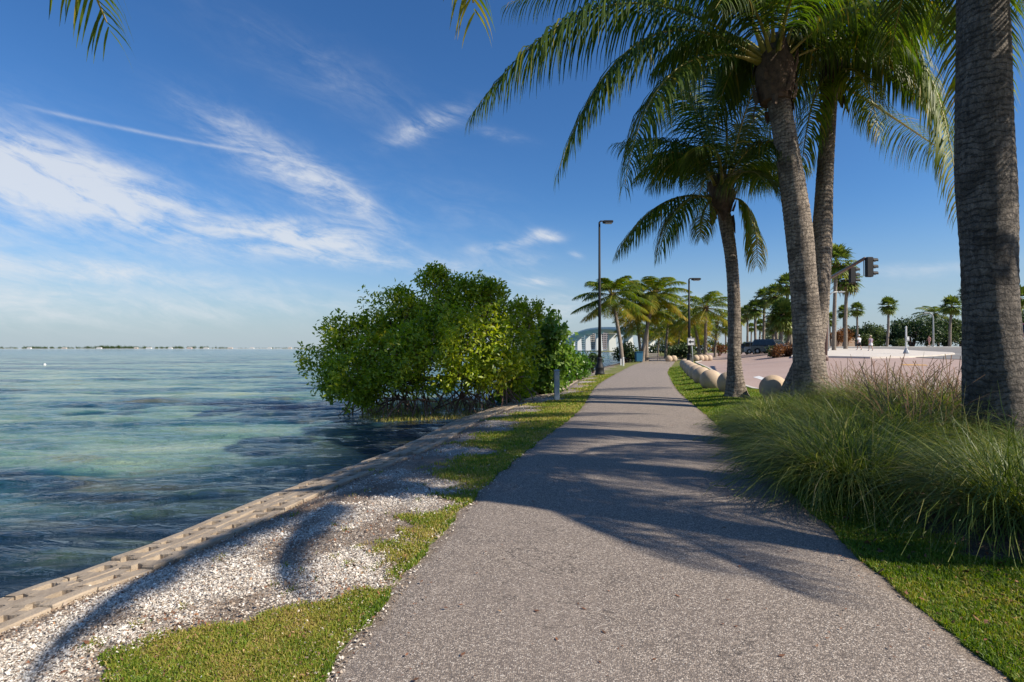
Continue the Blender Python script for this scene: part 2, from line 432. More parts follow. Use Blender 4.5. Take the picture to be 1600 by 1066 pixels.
# ground: soil, lawn, shell, by mask
m = M['ground'] = mat('ground_cover', (0.2, 0.2, 0.1), 0.95); t = m.node_tree; co = coord(m)
g = attr(m, 'grass'); s_ = attr(m, 'shell'); nn = noise(t, co, 3.2, 7, 0.7); nf = noise(t, co, 38, 5, 0.7)
vo = new(t, 'ShaderNodeTexVoronoi'); t.links.new(co, vo.inputs['Vector']); vo.inputs['Scale'].default_value = 70
hs = new(t, 'ShaderNodeSeparateColor'); t.links.new(vo.outputs['Color'], hs.inputs[0])
soil = mixc(t, nf.step(0.35, 0.7), (0.055, 0.040, 0.028), (0.17, 0.125, 0.085))
shell = ramp(t, E(t, hs.outputs[0]), [(0.0, (0.12, 0.09, 0.065)), (0.22, (0.34, 0.29, 0.24)), (0.5, (0.60, 0.56, 0.50)), (1.0, (0.74, 0.71, 0.66))])
shell = mixc(t, E(t, vo.outputs['Distance']).step(0.45, 0.8)*0.7, shell, (0.14, 0.11, 0.085))
shell = mixc(t, attr(m, 'dirt_shade')*0.85, shell, (0.150, 0.108, 0.075))
shell = mixc(t, noise(t, co, 1.3, 6, 0.7).step(0.46, 0.60)*0.45, shell, (0.19, 0.135, 0.095))
turf = mixc(t, noise(t, co, 1.6, 6, 0.7).step(0.38, 0.66), (0.085, 0.135, 0.014), (0.19, 0.185, 0.035))
turf = mixc(t, nf.step(0.3, 0.75)*0.5, turf, (0.11, 0.085, 0.035))
turf = mixc(t, noise(t, co, 0.7, 6, 0.7).step(0.48, 0.66)*0.6, turf, (0.26, 0.19, 0.085))
c = mixc(t, (s_ + (nn - 0.5)*0.9).step(0.42, 0.58), soil, shell)
c = mixc(t, (g + (nn - 0.5)*0.9).step(0.42, 0.58), c, turf)
setc(m, c); bump(m, nf + E(t, hs.outputs[1])*0.5 - E(t, vo.outputs['Distance'])*0.7, 0.8, 0.012)
M['chip'] = mat('shell_fragment', (0.6, 0.57, 0.52), 0.6); t = M['chip'].node_tree
setc(M['chip'], ramp(t, attr(M['chip']), [(0.0, (0.13, 0.085, 0.055)), (0.3, (0.30, 0.23, 0.17)), (0.6, (0.60, 0.54, 0.46)), (1.0, (0.80, 0.77, 0.70))]))
M['litter'] = mat('dry_leaf', (0.2, 0.12, 0.07), 0.8); t = M['litter'].node_tree
setc(M['litter'], ramp(t, attr(M['litter']), [(0.0, (0.09, 0.045, 0.025)), (0.5, (0.24, 0.10, 0.05)), (1.0, (0.42, 0.27, 0.15))]))

# water: sand and seagrass beds seen through it, rippled surface
WL = -0.45
m = M['water'] = mat('sea_water', (0.02, 0.08, 0.1), 0.05); t = m.node_tree; co = coord(m)
bsdf(m).inputs['IOR'].default_value = 1.33
near = attr(m, 'near')
w1 = noise(t, scaled(t, co, (0.05, 0.19, 1)), 1.0, 5, 0.62, 0.7)
w2 = noise(t, scaled(t, co, (0.25, 0.8, 1)), 1.0, 5, 0.65, 0.5)
bed = (w1*0.8 + w2*0.28 - 0.035)
c = ramp(t, bed, [(0.40, (0.006, 0.022, 0.040)), (0.47, (0.018, 0.070, 0.088)), (0.53, (0.100, 0.185, 0.150)), (0.63, (0.245, 0.310, 0.215))])
c = mixc(t, noise(t, scaled(t, co, (0.16, 0.55, 1)), 1.7, 5, 0.65, 0.4).step(0.56, 0.66)*0.6, c, (0.125, 0.115, 0.040))
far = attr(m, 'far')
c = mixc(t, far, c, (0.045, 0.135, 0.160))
mottled = mixc(t, w2.step(0.50, 0.68), (0.005, 0.016, 0.030), (0.045, 0.070, 0.040))
c = mixc(t, near, c, mottled)
setc(m, c)
b1 = noise(t, scaled(t, co, (1.1, 2.9, 1)), 2.6, 5, 0.6, 0.6)
b2 = noise(t, scaled(t, co, (0.28, 0.9, 1)), 1.0, 6, 0.62, 0.4)
bump(m, b1*0.42 + b2*0.75, 1.0, 0.28)
bsdf(m).inputs['Specular Tint'].default_value = (1, 1, 1, 1)

# ------------------------------------------------------------------ plan of the shore
def sstep(x, a, b):
    t_ = np.clip((x-a)/(b-a), 0, 1); return t_*t_*(3-2*t_)
edge_px = [(0, 938), (130, 893), (262, 843), (402, 784), (519, 740), (624, 701), (708, 660), (750, 645), (800, 629), (848, 614)]
SH = [(-30, -120), (-9, -20), (-4.6, -2), (-3.75, 1.6)] + [tuple(P(a, b, -0.22))[:2] for a, b in edge_px] + [(4.2, 34), (7.5, 47), (12, 62), (19, 90), (28, 130), (60, 260), (74, 330), (100, 420), (900, 700)]
SH = np.array(SH)
def smooth_poly(p, n=6):
    out = []
    for i in range(len(p)-1):
        p0, p1, p2, p3 = p[max(i-1, 0)], p[i], p[i+1], p[min(i+2, len(p)-1)]
        for k in range(n):
            u = k/n; out.append(0.5*((2*p1)+(-p0+p2)*u+(2*p0-5*p1+4*p2-p3)*u*u+(-p0+3*p1-3*p2+p3)*u**3))
    out.append(p[-1]); return np.array(out)
SHs = smooth_poly(SH)
def sdist(X, Y, poly=SHs):
    """signed distance from a polyline, positive on its right (inland) side"""
    X = np.asarray(X, float).ravel(); Y = np.asarray(Y, float).ravel()
    best = np.full(len(X), 1e18); sg = np.ones(len(X))
    for (ax, ay), (bx, by) in zip(poly[:-1], poly[1:]):
        ex, ey = bx-ax, by-ay; L = ex*ex+ey*ey
        u = np.clip(((X-ax)*ex+(Y-ay)*ey)/L, 0, 1)
        qx, qy = X-(ax+u*ex), Y-(ay+u*ey); d2 = qx*qx+qy*qy
        k = d2 < best; best = np.where(k, d2, best)
        cr = ex*(Y-ay)-ey*(X-ax); sg = np.where(k, np.where(cr < 0, 1, -1), sg)
    return np.sqrt(best)*sg
PL_px = [(490, 1066), (745, 770), (840, 690), (905, 640), (935, 600), (970, 580), (990, 570), (1012, 563)]
PR_px = [(1592, 1066), (1504, 993), (1440, 944), (1380, 900), (1308, 832), (1268, 796), (1212, 745), (1130, 670), (1085, 632), (1060, 610), (1048, 590), (1046, 578), (1058, 563)]
PLw = np.array([(-1.1, -6), (-1.0, 0)] + [tuple(P(*q))[:2] for q in PL_px] + [(18.0, 72), (25, 100)])
PRw = np.array([(2.3, -6), (2.2, 0)] + [tuple(P(*q))[:2] for q in PR_px] + [(22.5, 72), (29, 100)])
PLs = smooth_poly(PLw, 8); PRs = smooth_poly(PRw, 8)
def xL(D): return np.interp(D, PLs[:, 1], PLs[:, 0])
def xR(D): return np.interp(D, PRs[:, 1], PRs[:, 0])
RD_px = [(1085, 566), (1100, 573), (1118, 583), (1142, 597), (1175, 609)]
RE = np.array([(11.0, -30), (11.0, 2), (10.6, 6), (9.8, 10), (9.2, 13)] + [tuple(P(a, b, 0.08))[:2] for a, b in RD_px][::-1] + [(22, 62), (27, 75), (33, 95), (60, 180)])
def xRoad(D): return np.interp(D, RE[:, 1], RE[:, 0])

def Z(X, Y):
    X = np.asarray(X, float); Y = np.asarray(Y, float); shp = X.shape
    s = sdist(X, Y).reshape(shp)
    z = np.interp(s, [-8, -1.0, -0.14, -0.03, 0.62, 0.95, 2.4], [-2.2, -1.3, -0.9, -0.25, -0.145, -0.07, 0.0])
    # lawn strip right of the path swells a little above it
    d = X - xR(Y)
    z = z + 0.10*sstep(d, 0.05, 1.0)*(1-sstep(X-xRoad(Y), -0.5, 0.2)*0.2)*(Y < 70)
    dl = xL(Y) - X
    # causeway rises to the right in the distance
    tt = X/np.maximum(Y, 1.0)
    up = np.interp(Y, [20, 36, 60, 80, 120], [0, 0.42, 0.95, 1.45, 1.7])
    z = z + up*sstep(tt, 0.37, 0.56)
    return z
def zat(x, y): return float(Z(np.array([x]), np.array([y]))[0])
def G(px, D):
    x = (px-800)/F*D; return Vector((x, D, zat(x, D)))

# ------------------------------------------------------------------ ground mesh
def axis_pts(a, fine_a, fine_b, b, step, grow=1.10):
    mid = list(np.arange(fine_a, fine_b, step)); L = []; R_ = []
    x, st_ = fine_a, step
    while x > a: st_ *= grow; x -= st_; L.append(x)
    x, st_ = fine_b, step
    while x < b: R_.append(x); st_ *= grow; x += st_
    return np.array(sorted(L)+mid+R_+[b])
gx = axis_pts(-60, -5.5, 12, 1500, 0.10, 1.07); gy = axis_pts(-60, 0.5, 22, 1400, 0.10, 1.05)
XX, YY = np.meshgrid(gx, gy); ZZ = Z(XX, YY)
S = sdist(XX, YY).reshape(XX.shape)
def grass_mask(X, Y, S):
    X = np.asarray(X); Y = np.asarray(Y)
    bx = np.interp(Y, [0, 2.2, 2.7, 2.9, 3.15, 3.6, 4.6, 5.2, 6.0, 6.6, 8, 10], [-1.7, -1.75, -1.72, -1.5, -0.98, -0.80, -0.68, -0.62, -0.58, -0.85, -1.1, -0.9])
    wob_ = 0.13*np.sin(Y*3.1+1.0)+0.10*np.sin(Y*7.9+X*4)+0.07*np.sin(Y*17+X*9)
    left_near = sstep(X-bx+wob_, -0.30, 0.30)
    left_far = sstep(S+0.35*np.sin(Y*2.3)+0.2*np.sin(Y*5.7+X*3), 0.95, 1.9)
    k = sstep(Y, 6.2, 7.5)
    lm = left_near*(1-k) + left_far*k
    lm = lm*(1-0.25*sstep(Y, 5.0, 5.5)*(1-sstep(Y, 6.3, 7.2)))
    inpath = (X > xL(Y)+0.35) & (X < xR(Y)-0.35)
    m_ = np.where(X > xL(Y), 1.0, lm)
    # bare mulch under the ornamental grasses
    d = X-xR(Y)
    mul = sstep(d, 0.45, 0.8)*sstep(Y, 3.0, 3.7)*(1-sstep(Y, 9.0, 10.5))
    m_ = m_*(1-mul)
    m_ = np.where(inpath, 0.0, m_)
    return m_
def dirt_shade(x, y, S_):
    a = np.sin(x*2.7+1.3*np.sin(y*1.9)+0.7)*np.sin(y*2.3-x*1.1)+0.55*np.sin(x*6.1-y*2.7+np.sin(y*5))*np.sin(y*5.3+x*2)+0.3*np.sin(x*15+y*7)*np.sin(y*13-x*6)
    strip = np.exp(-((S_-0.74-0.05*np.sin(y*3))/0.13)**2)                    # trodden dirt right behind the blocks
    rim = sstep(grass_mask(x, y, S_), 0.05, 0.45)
    shade = sstep(y, 4.6, 6.2)*0.35  # shade painted into the shell colour beside the dirt, deepening with distance
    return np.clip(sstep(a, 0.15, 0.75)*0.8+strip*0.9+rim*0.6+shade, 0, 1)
GM = grass_mask(XX, YY, S)
DM_ = dirt_shade(XX, YY, S)
shellm = sstep(S, 0.0, 0.1)*(0.62+0.38*sstep(S, 0.55, 0.75))*(1-sstep(YY, 30, 60))
tt = XX/np.maximum(YY, 1)
shellm = np.where(XX > xL(YY)+0.2, 0.0, shellm)
far_turf = (S < 200)
nx, ny = len(gx), len(gy)
idx = np.arange(nx*ny).reshape(ny, nx)
q = np.stack([idx[:-1, :-1], idx[:-1, 1:], idx[1:, 1:], idx[1:, :-1]], -1).reshape(-1, 4)
keep = (S[:-1, :-1] > -9).reshape(-1); q = q[keep]
o = np_mesh('ground', np.stack([XX, YY, ZZ-0.012], -1), quads=q, mats=[M['ground']], smooth=True, attrs={'grass': GM, 'shell': shellm, 'dirt_shade': DM_})
tag(o, 'sandy ground with lawn strips and white shell along the path', 'ground', kind='structure')

def sheet(name, XY_l, XY_r, mat_, dz, label, nacross=14, kind='structure', cat='road'):
    n = len(XY_l); vs = []
    for i in range(n):
        for k in range(nacross+1):
            u = k/nacross; x = XY_l[i][0]*(1-u)+XY_r[i][0]*u; y = XY_l[i][1]*(1-u)+XY_r[i][1]*u; vs.append((x, y, 0))
    vs = np.array(vs); vs[:, 2] = Z(vs[:, 0], vs[:, 1])+dz
    I = np.arange(len(vs)).reshape(n, nacross+1)
    q_ = np.stack([I[:-1, :-1], I[:-1, 1:], I[1:, 1:], I[1:, :-1]], -1).reshape(-1, 4)
    o_ = np_mesh(name, vs, quads=q_, mats=[mat_], smooth=True)
    tag(o_, label, cat, kind=kind); return o_
# the path: its worn edges wander a little
Ds = np.concatenate([np.arange(-6, 30, 0.08), np.arange(30, 78, 0.5)])
wl_ = 0.02*np.sin(Ds*5.1)+0.018*np.sin(Ds*13.7+1)+0.012*rng.standard_normal(len(Ds)); wr_ = 0.010*np.sin(Ds*4.3+2)+0.012*np.sin(Ds*11.7)+0.012*rng.standard_normal(len(Ds))
pl = smooth_poly(PLw, 8); pr = smooth_poly(PRw, 8)
def il(p, D): return np.interp(D, p[:, 1], p[:, 0])
def sheet_path():
    n = len(Ds); na = 20; vs = []
    L_ = il(pl, Ds)+wl_; R_ = il(pr, Ds)+wr_
    U = np.linspace(0, 1, na+1)
    X_ = L_[:, None]*(1-U)+R_[:, None]*U; Y_ = np.repeat(Ds[:, None], na+1, 1)
    crown = 0.018*(1-(2*U-1)**2)[None, :]
    vs = np.stack([X_, Y_, 0*X_+crown+0.004], -1)
    vs[:, 0, 2] = -0.0105; vs[:, -1, 2] = -0.0105
    I = np.arange(n*(na+1)).reshape(n, na+1)
    q_ = np.stack([I[:-1, :-1], I[:-1, 1:], I[1:, 1:], I[1:, :-1]], -1).reshape(-1, 4)
    ea = np.repeat((np.abs(2*U-1)**9)[None, :], n, 0)
    o_ = np_mesh('path', vs, quads=q_, mats=[M['path']], smooth=True, attrs={'edge': ea}); tag(o_, 'grey speckled asphalt footpath running between lawn strips', 'path', kind='structure')
sheet_path()
Dr = np.concatenate([np.arange(-30, 40, 0.5), np.arange(40, 180, 2.0)])
sheet('road', [(xRoad(d)+0.15, d) for d in Dr], [(xRoad(d)+max(46-0*d, 3), d+ (0)) for d in Dr], M['road'], 0.004, 'pink brick paved road beyond the lawn strip', 60)
# kerb between lawn and road
kb = MB()
for d0, d1 in zip(Dr[:-1], Dr[1:]):
    if d0 > 100: break
    x0, x1 = xRoad(d0), xRoad(d1)
    a = []
    for (xx, yy) in ((x0, d0), (x1, d1)):
        z0 = zat(xx, yy); a += [(xx, yy, z0-0.05), (xx, yy, z0+0.05), (xx+0.15, yy, z0+0.05), (xx+0.17, yy, z0-0.05)]
    kb.add(a, [(0, 4, 5, 1), (1, 5, 6, 2), (2, 6, 7, 3)])
tag(kb.build('kerb', M['kerb']), 'low concrete kerb between the lawn strip and the pink road', 'kerb', kind='structure')
# pale concrete island in front of the palms and signal
def patch(name, pts_px, mat_, dz, label, cat, thick=0.0, kind='structure'):
    """flat polygon on the terrain: pts as (px, D)"""
    ring = [((p_-800)/F*d_, d_) for p_, d_ in pts_px]
    bm = bmesh.new(); vs = [bm.verts.new((x, y, 0)) for x, y in ring]; bm.faces.new(vs)
    bmesh.ops.triangulate(bm, faces=bm.faces[:])
    for _ in range(3): bmesh.ops.subdivide_edges(bm, edges=[e for e in bm.edges if e.calc_length() > 3.0], cuts=1, use_grid_fill=False); bmesh.ops.triangulate(bm, faces=bm.faces[:])
    co_ = np.array([v.co[:] for v in bm.verts]); zz = Z(co_[:, 0], co_[:, 1])+dz
    for v, z_ in zip(bm.verts, zz): v.co.z = z_
    bm.normal_update()
    for f in bm.faces:
        if f.normal.z < 0: f.normal_flip()
    if thick:
        be = [e for e in bm.edges if e.is_boundary]
        r = bmesh.ops.extrude_edge_only(bm, edges=be)
        for v in [g_ for g_ in r['geom'] if isinstance(g_, bmesh.types.BMVert)]: v.co.z -= thick
    me = bpy.data.meshes.new(name); bm.to_mesh(me); bm.free(); me.materials.append(mat_)
    o_ = bpy.data.objects.new(name, me); col.objects.link(o_); tag(o_, label, cat, kind=kind); return o_
patch('asphalt_road', [(1262, 47), (1400, 47), (1470, 41), (1700, 36), (1900, 60), (1700, 88), (1500, 85), (1330, 84), (1240, 100), (1200, 140), (1190, 120), (1235, 75)], M['asphalt'], 0.035, 'grey asphalt road in front of the hedge', 'road')
patch('traffic_island', [(1236, 45), (1300, 43.5), (1360, 42), (1420, 43.5), (1460, 46), (1492, 51), (1488, 54), (1450, 58), (1400, 66), (1345, 74), (1290, 76), (1262, 70), (1240, 58)], M['pale_concrete'], 0.15, 'pale concrete island with palms, a post and two walkers', 'traffic island', 0.18)
patch('road_marking', [(1482, 52.5), (1560, 50), (1700, 47), (1700, 46.6), (1558, 49.4), (1480, 52)], M['white_paint'], 0.045, 'white stop line on the grey road', 'road marking')
patch('road_marking', [(1552, 46.5), (1720, 42.5), (1720, 41.4), (1552, 45.0)], M['white_paint'], 0.045, 'white crossing bar on the grey road by the red truck', 'road marking')
patch('road_marking', [(1405, 33.5), (1446, 33.0), (1450, 32.0), (1409, 32.5)], M['yellow_paint'], 0.014, 'short yellow bar on the pink road', 'road marking')
patch('road_marking', [(1176, 24.4), (1186, 25.0), (1204, 22.0), (1196, 21.6)], M['white_paint'], 0.014, 'worn white mark on the pink road by the near ball', 'road marking')
# verge wall in front of the hedge
vw = MB()
prev = None
for px_ in range(1240, 1760, 12):
    a = G(px_, 84.0 - (px_-1300)*0.012); 
    if prev is not None:
        z0, z1 = prev.z, a.z
        vw.add([(prev.x, prev.y, z0), (a.x, a.y, z1), (a.x, a.y, z1+0.22), (prev.x, prev.y, z0+0.22), (prev.x, prev.y+0.5, z0+0.24), (a.x, a.y+0.5, z1+0.24), (prev.x, prev.y+6, z0+0.3), (a.x, a.y+6, z1+0.3)],
               [(0, 1, 2, 3), (3, 2, 5, 4), (4, 5, 7, 6)])
    prev = a
tag(vw.build('verge_wall', M['kerb']), 'long low pale retaining wall in front of the dark hedge', 'wall')

# ------------------------------------------------------------------ seabed and water
r_ = [1.5]
while r_[-1] < 9000: r_.append(r_[-1]*1.0068+0.002)
r_ = np.array(r_); th = np.linspace(R(-115), R(42), 760)
RRg, TT = np.meshgrid(r_, th, indexing='ij')
WX = RRg*np.sin(TT); WY = RRg*np.cos(TT)
def waves(X, Y, r):
    h = np.zeros_like(X); W = np.random.default_rng(5)
    for i in range(46):
        lam = 0.30*(1.10**i)/1.0
        if lam > 9: break
        an = W.normal(R(104), R(19)); k = 2*PI/lam; ph = W.uniform(0, 2*PI)
        a = 0.0120*lam**0.9*(1 if lam < 0.9 else (0.9/lam)**0.75)
        fade = np.clip(1.5-(r*0.0068*2.6)/lam, 0, 1)
        wob = 0.9*np.sin(X*0.31*(1+0.1*i)+i)+0.7*np.sin(Y*0.23+X*0.11+2*i)
        arg = k*(X*math.cos(an)+Y*math.sin(an))+ph+wob
        s1 = np.sin(arg)
        h += fade*a*(s1+0.35*np.cos(2*arg)*0.5)*(0.75+0.5*np.sin(X*0.17+i*1.3)*np.sin(Y*0.13+i))
    return h
WS = sdist(WX[::1].ravel()[::1], WY.ravel()).reshape(WX.shape)
WZ = WL + waves(WX, WY, RRg)*np.clip((-WS+0.25)/1.6, 0.25, 1)*0.8
nearm = (1-sstep(-WS, 0.6, 4.2))
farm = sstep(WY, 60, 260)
I = np.arange(WX.size).reshape(WX.shape)
q = np.stack([I[:-1, :-1], I[1:, :-1], I[1:, 1:], I[:-1, 1:]], -1).reshape(-1, 4)
kp = (WS[:-1, :-1] < 1.5).ravel(); q = q[kp][:, ::-1]
q = q[:, ::-1] if False else q
o = np_mesh('water', np.stack([WX, WY, WZ], -1), quads=q, mats=[M['water']], smooth=True, attrs={'near': nearm, 'far': farm})
tag(o, 'rippled blue green bay water over sand and dark seagrass', 'water', kind='structure')

# ------------------------------------------------------------------ revetment of cellular concrete blocks
def along(poly):
    d = np.concatenate([[0], np.cumsum(np.hypot(*np.diff(poly, axis=0).T))]); return d
LA = along(SHs)
def shore_pt(s, v):
    x = np.interp(s, LA, SHs[:, 0]); y = np.interp(s, LA, SHs[:, 1])
    x2 = np.interp(s+0.05, LA, SHs[:, 0]); y2 = np.interp(s+0.05, LA, SHs[:, 1])
    tx, ty = x2-x, y2-y; l = math.hypot(tx, ty); tx /= l; ty /= l
    return Vector((x+ty*v, y-tx*v, 0)), Vector((tx, ty, 0)), Vector((ty, -tx, 0))
s_start = float(np.interp(-1.0, SHs[:, 1], LA)); s_end = float(np.interp(34.0, SHs[:, 1], LA))
rv = MB()
def prof_z(v): return np.interp(v, [0, 0.62], [-0.22, -0.135])
rows = [(-0.01, 0.31), (0.322, 0.65)]
s = s_start; bi = 0
while s < s_end:
    for ri, (v0, v1) in enumerate(rows):
        off = (0.165 if ri % 2 else 0)
        bw = 0.325; jz = random.uniform(-0.010, 0.008); tw = random.uniform(-0.012, 0.012)
        if ri == 1 and random.random() < 0.08: continue
        hu = 0.060 + random.uniform(-0.010, 0.012); hv = 0.062 + random.uniform(-0.010, 0.010)
        # outline with half-cells notched into both ends, and one open cell in the middle
        cu, cv = bw/2, (v1-v0)/2
        out = [(-cu, -cv), (-0.05, -cv), (0.05, -cv), (cu, -cv), (cu, -0.055), (cu-0.038, -0.048), (cu-0.038, 0.048), (cu, 0.055), (cu, cv), (0.05, cv), (-0.05, cv), (-cu, cv), (-cu, 0.055), (-cu+0.038, 0.048), (-cu+0.038, -0.048), (-cu, -0.055)]
        inn = [(-hu, -hv), (-0.025, -hv*1.06), (0.025, -hv*1.06), (hu, -hv), (hu*1.04, -hv*0.5), (hu*1.05, -hv*0.3), (hu*1.05, hv*0.3), (hu*1.04, hv*0.5), (hu, hv), (0.025, hv*1.06), (-0.025, hv*1.06), (-hu, hv), (-hu*1.04, hv*0.5), (-hu*1.05, hv*0.3), (-hu*1.05, -hv*0.3), (-hu*1.04, -hv*0.5)]
        vs = []
        for ring, dz_ in ((out, -0.10), (out, -0.010), ([(a*0.965, b*0.965) for a, b in out], 0.0), (inn, 0.0), ([(a*0.93, b*0.93) for a, b in inn], -0.10)):
            for (a, b) in ring:
                a2, b2 = a+b*tw*3, b-a*tw*3
                jj = random.uniform(-0.005, 0.005)
                p_, t_, n_ = shore_pt(s+off+bw/2+a2, (v0+v1)/2+b2)
                p_.z = float(prof_z((v0+v1)/2+b2))+0.016+dz_+jz + a*tw + jj*0.5
                p_ += t_*jj + n_*jj*0.7
                vs.append(p_)
        fs = []
        for r in range(4):
            for k in range(16): fs.append((r*16+k, r*16+(k+1) % 16, (r+1)*16+(k+1) % 16, (r+1)*16+k))
        rv.add(vs, fs)
    s += 0.334
# toe beam along the waterline
prevv = None; ss = np.arange(s_start, s_end, 0.07)
for s in ss:
    w_ = 0.012*math.sin(s*3.3)+0.010*math.sin(s*11)+random.uniform(-0.016, 0.016); cur = []
    for v, z_ in ((-0.07+w_*0.5, -1.0), (-0.045+w_*0.4, -0.30), (-0.028+w_*0.4, -0.222+w_*0.3), (-0.008, -0.24)):
        p_, t_, n_ = shore_pt(s, v); p_.z = z_; cur.append(p_)
    if prevv: rv.add(prevv+cur, [(0, 4, 5, 1), (1, 5, 6, 2), (2, 6, 7, 3)])
    prevv = cur
tag(rv.build('revetment', M['revet']), 'sloping shore revetment of worn concrete blocks with open cells', 'revetment')

# ------------------------------------------------------------------ palms
def nrm(a): return a/np.maximum(np.linalg.norm(a, axis=-1, keepdims=True), 1e-9)
def bez(c, t):
    c = [np.array(p, float) for p in c]; t = t[:, None]
    return (1-t)**3*c[0]+3*(1-t)**2*t*c[1]+3*(1-t)*t*t*c[2]+t**3*c[3]
def frond_arrays(c, n=62, lmax=0.85, w=0.034, grav=0.55, tint=0.35, tip=0.0, seed=0, seg=4, rr=0.034, ragged=0.12, fold=-0.12):
    g = np.random.default_rng(seed); lmax *= 1.55; w *= 1.05; n = int(n*1.5); grav *= 2.0
    T = np.linspace(0, 1, 40); cur = bez(c, T); Ls = np.linalg.norm(np.diff(cur, axis=0), axis=1).sum()
    t0 = 0.19
    t = np.repeat(np.linspace(t0, 0.995, n), 2)+g.normal(0, 0.0025, 2*n); t = np.clip(t, t0, 1.0)
    side = np.tile([1.0, -1.0], n)
    p = bez(c, t); p2 = bez(c, np.clip(t+0.01, 0, 1.01)); tg = nrm(p2-p)
    up = np.array([0, 0, 1.0]); b = nrm(np.cross(tg, up)+1e-6); nn = np.cross(b, tg)
    u = (t-t0)/(1-t0)
    length = lmax*(np.sin(PI*np.clip(0.20+0.74*u, 0, 1))**0.75)*g.uniform(1-ragged*1.6, 1.04, 2*n)
    sw = R(20)+R(30)*u+g.normal(0, 0.07, 2*n)
    d = nrm(b*(side*np.cos(sw))[:, None]+tg*np.sin(sw)[:, None]+nn*(fold*(1-0.6*u)+g.normal(0, 0.09, 2*n))[:, None])
    dead = (g.random(2*n) < 0.04)
    gv = grav*g.uniform(0.75, 1.3, 2*n)*(0.85+0.3*(1-u))
    K = 2*n; rows = []
    pos = p.copy(); widths = np.array([0.55, 1.0, 0.85, 0.5, 0.06]) if seg == 4 else (np.array([0.7, 1.0, 0.05]) if seg == 2 else np.array([0.6, 1.0, 0.7, 0.05]))
    V_ = np.zeros((K, seg+1, 2, 3))
    for s in range(seg+1):
        wd = nrm(tg-d*np.sum(tg*d, 1, keepdims=True)+g.normal(0, 0.05, (K, 3)))
        ww = (w*widths[s]*0.5)*np.clip(length/lmax*1.15, 0.35, 1)
        V_[:, s, 0] = pos-wd*ww[:, None]; V_[:, s, 1] = pos+wd*ww[:, None]
        pos = pos+d*(length/seg)[:, None]
        d = nrm(d+np.stack([0*gv, 0*gv, -gv], -1)*(1.6/seg)*(1+s*0.25)+g.normal(0, 0.03, (K, 3)))
    base = (np.arange(K)*(seg+1)*2)[:, None]
    q_ = np.concatenate([np.stack([base[:, 0]+2*s, base[:, 0]+2*s+1, base[:, 0]+2*s+3, base[:, 0]+2*s+2], -1) for s in range(seg)])
    verts = V_.reshape(-1, 3)
    tn = np.clip(tint+g.normal(0, 0.10, K)+tip*u**2+dead*0.45, 0, 1)
    tints = np.repeat(tn, (seg+1)*2)
    qm = np.zeros(len(q_), int)
    # rachis
    Tr = np.linspace(0, 0.99, 26); pr_ = bez(c, Tr); tg_ = nrm(np.gradient(pr_, axis=0)); bb = nrm(np.cross(tg_, up)+1e-6); n2 = np.cross(bb, tg_)
    rad = rr*(1-Tr)**0.8+0.003; rad[0] *= 2.2; rad[1] *= 1.7; rad[2] *= 1.3
    ring = []
    for k in range(6):
        a = 2*PI*k/6; ring.append(pr_+bb*(rad*math.cos(a)*1.25)[:, None]+n2*(rad*math.sin(a)*0.8)[:, None])
    ring = np.stack(ring, 1).reshape(-1, 3); o_ = len(verts)
    rq = []
    for i in range(25):
        for k in range(6): rq.append((o_+i*6+k, o_+i*6+(k+1) % 6, o_+(i+1)*6+(k+1) % 6, o_+(i+1)*6+k))
    return np.concatenate([verts, ring]), np.concatenate([q_, np.array(rq)]), np.concatenate([qm, np.ones(len(rq), int)]), np.concatenate([tints, np.full(len(ring), 0.5)])
def frond_obj(parent, c, name='frond', **kw):
    v, q_, mi, tn = frond_arrays(c, **kw)
    o_ = np_mesh(name, v, quads=q_, mats=[M['frond'], M['rachis']], parent=parent, tint=tn)
    o_.data.polygons.foreach_set('material_index', mi.astype(np.int32)); return o_
def arch(az_, elev, L, droop, base=(0, 0, 0), r0=0.08):
    """bezier control points of a frond leaving the crown at azimuth, elevation, sagging at the tip"""
    h = np.array([math.cos(az_), math.sin(az_), 0.0]); b = np.array(base, float)
    e = math.radians(elev)
    p0 = b+h*r0; d = h*math.cos(e)+np.array([0, 0, math.sin(e)])
    p1 = p0+d*L*0.36
    p2 = p1+h*L*0.36*math.cos(e*0.5)+np.array([0, 0, L*0.36*math.sin(e*0.5)-L*droop*0.28])
    d3 = nrm(p2-p1); p3 = p2+h*L*0.25+np.array([0, 0, d3[2]*L*0.2-L*droop*0.62])
    return [p0, p1, p2, p3]

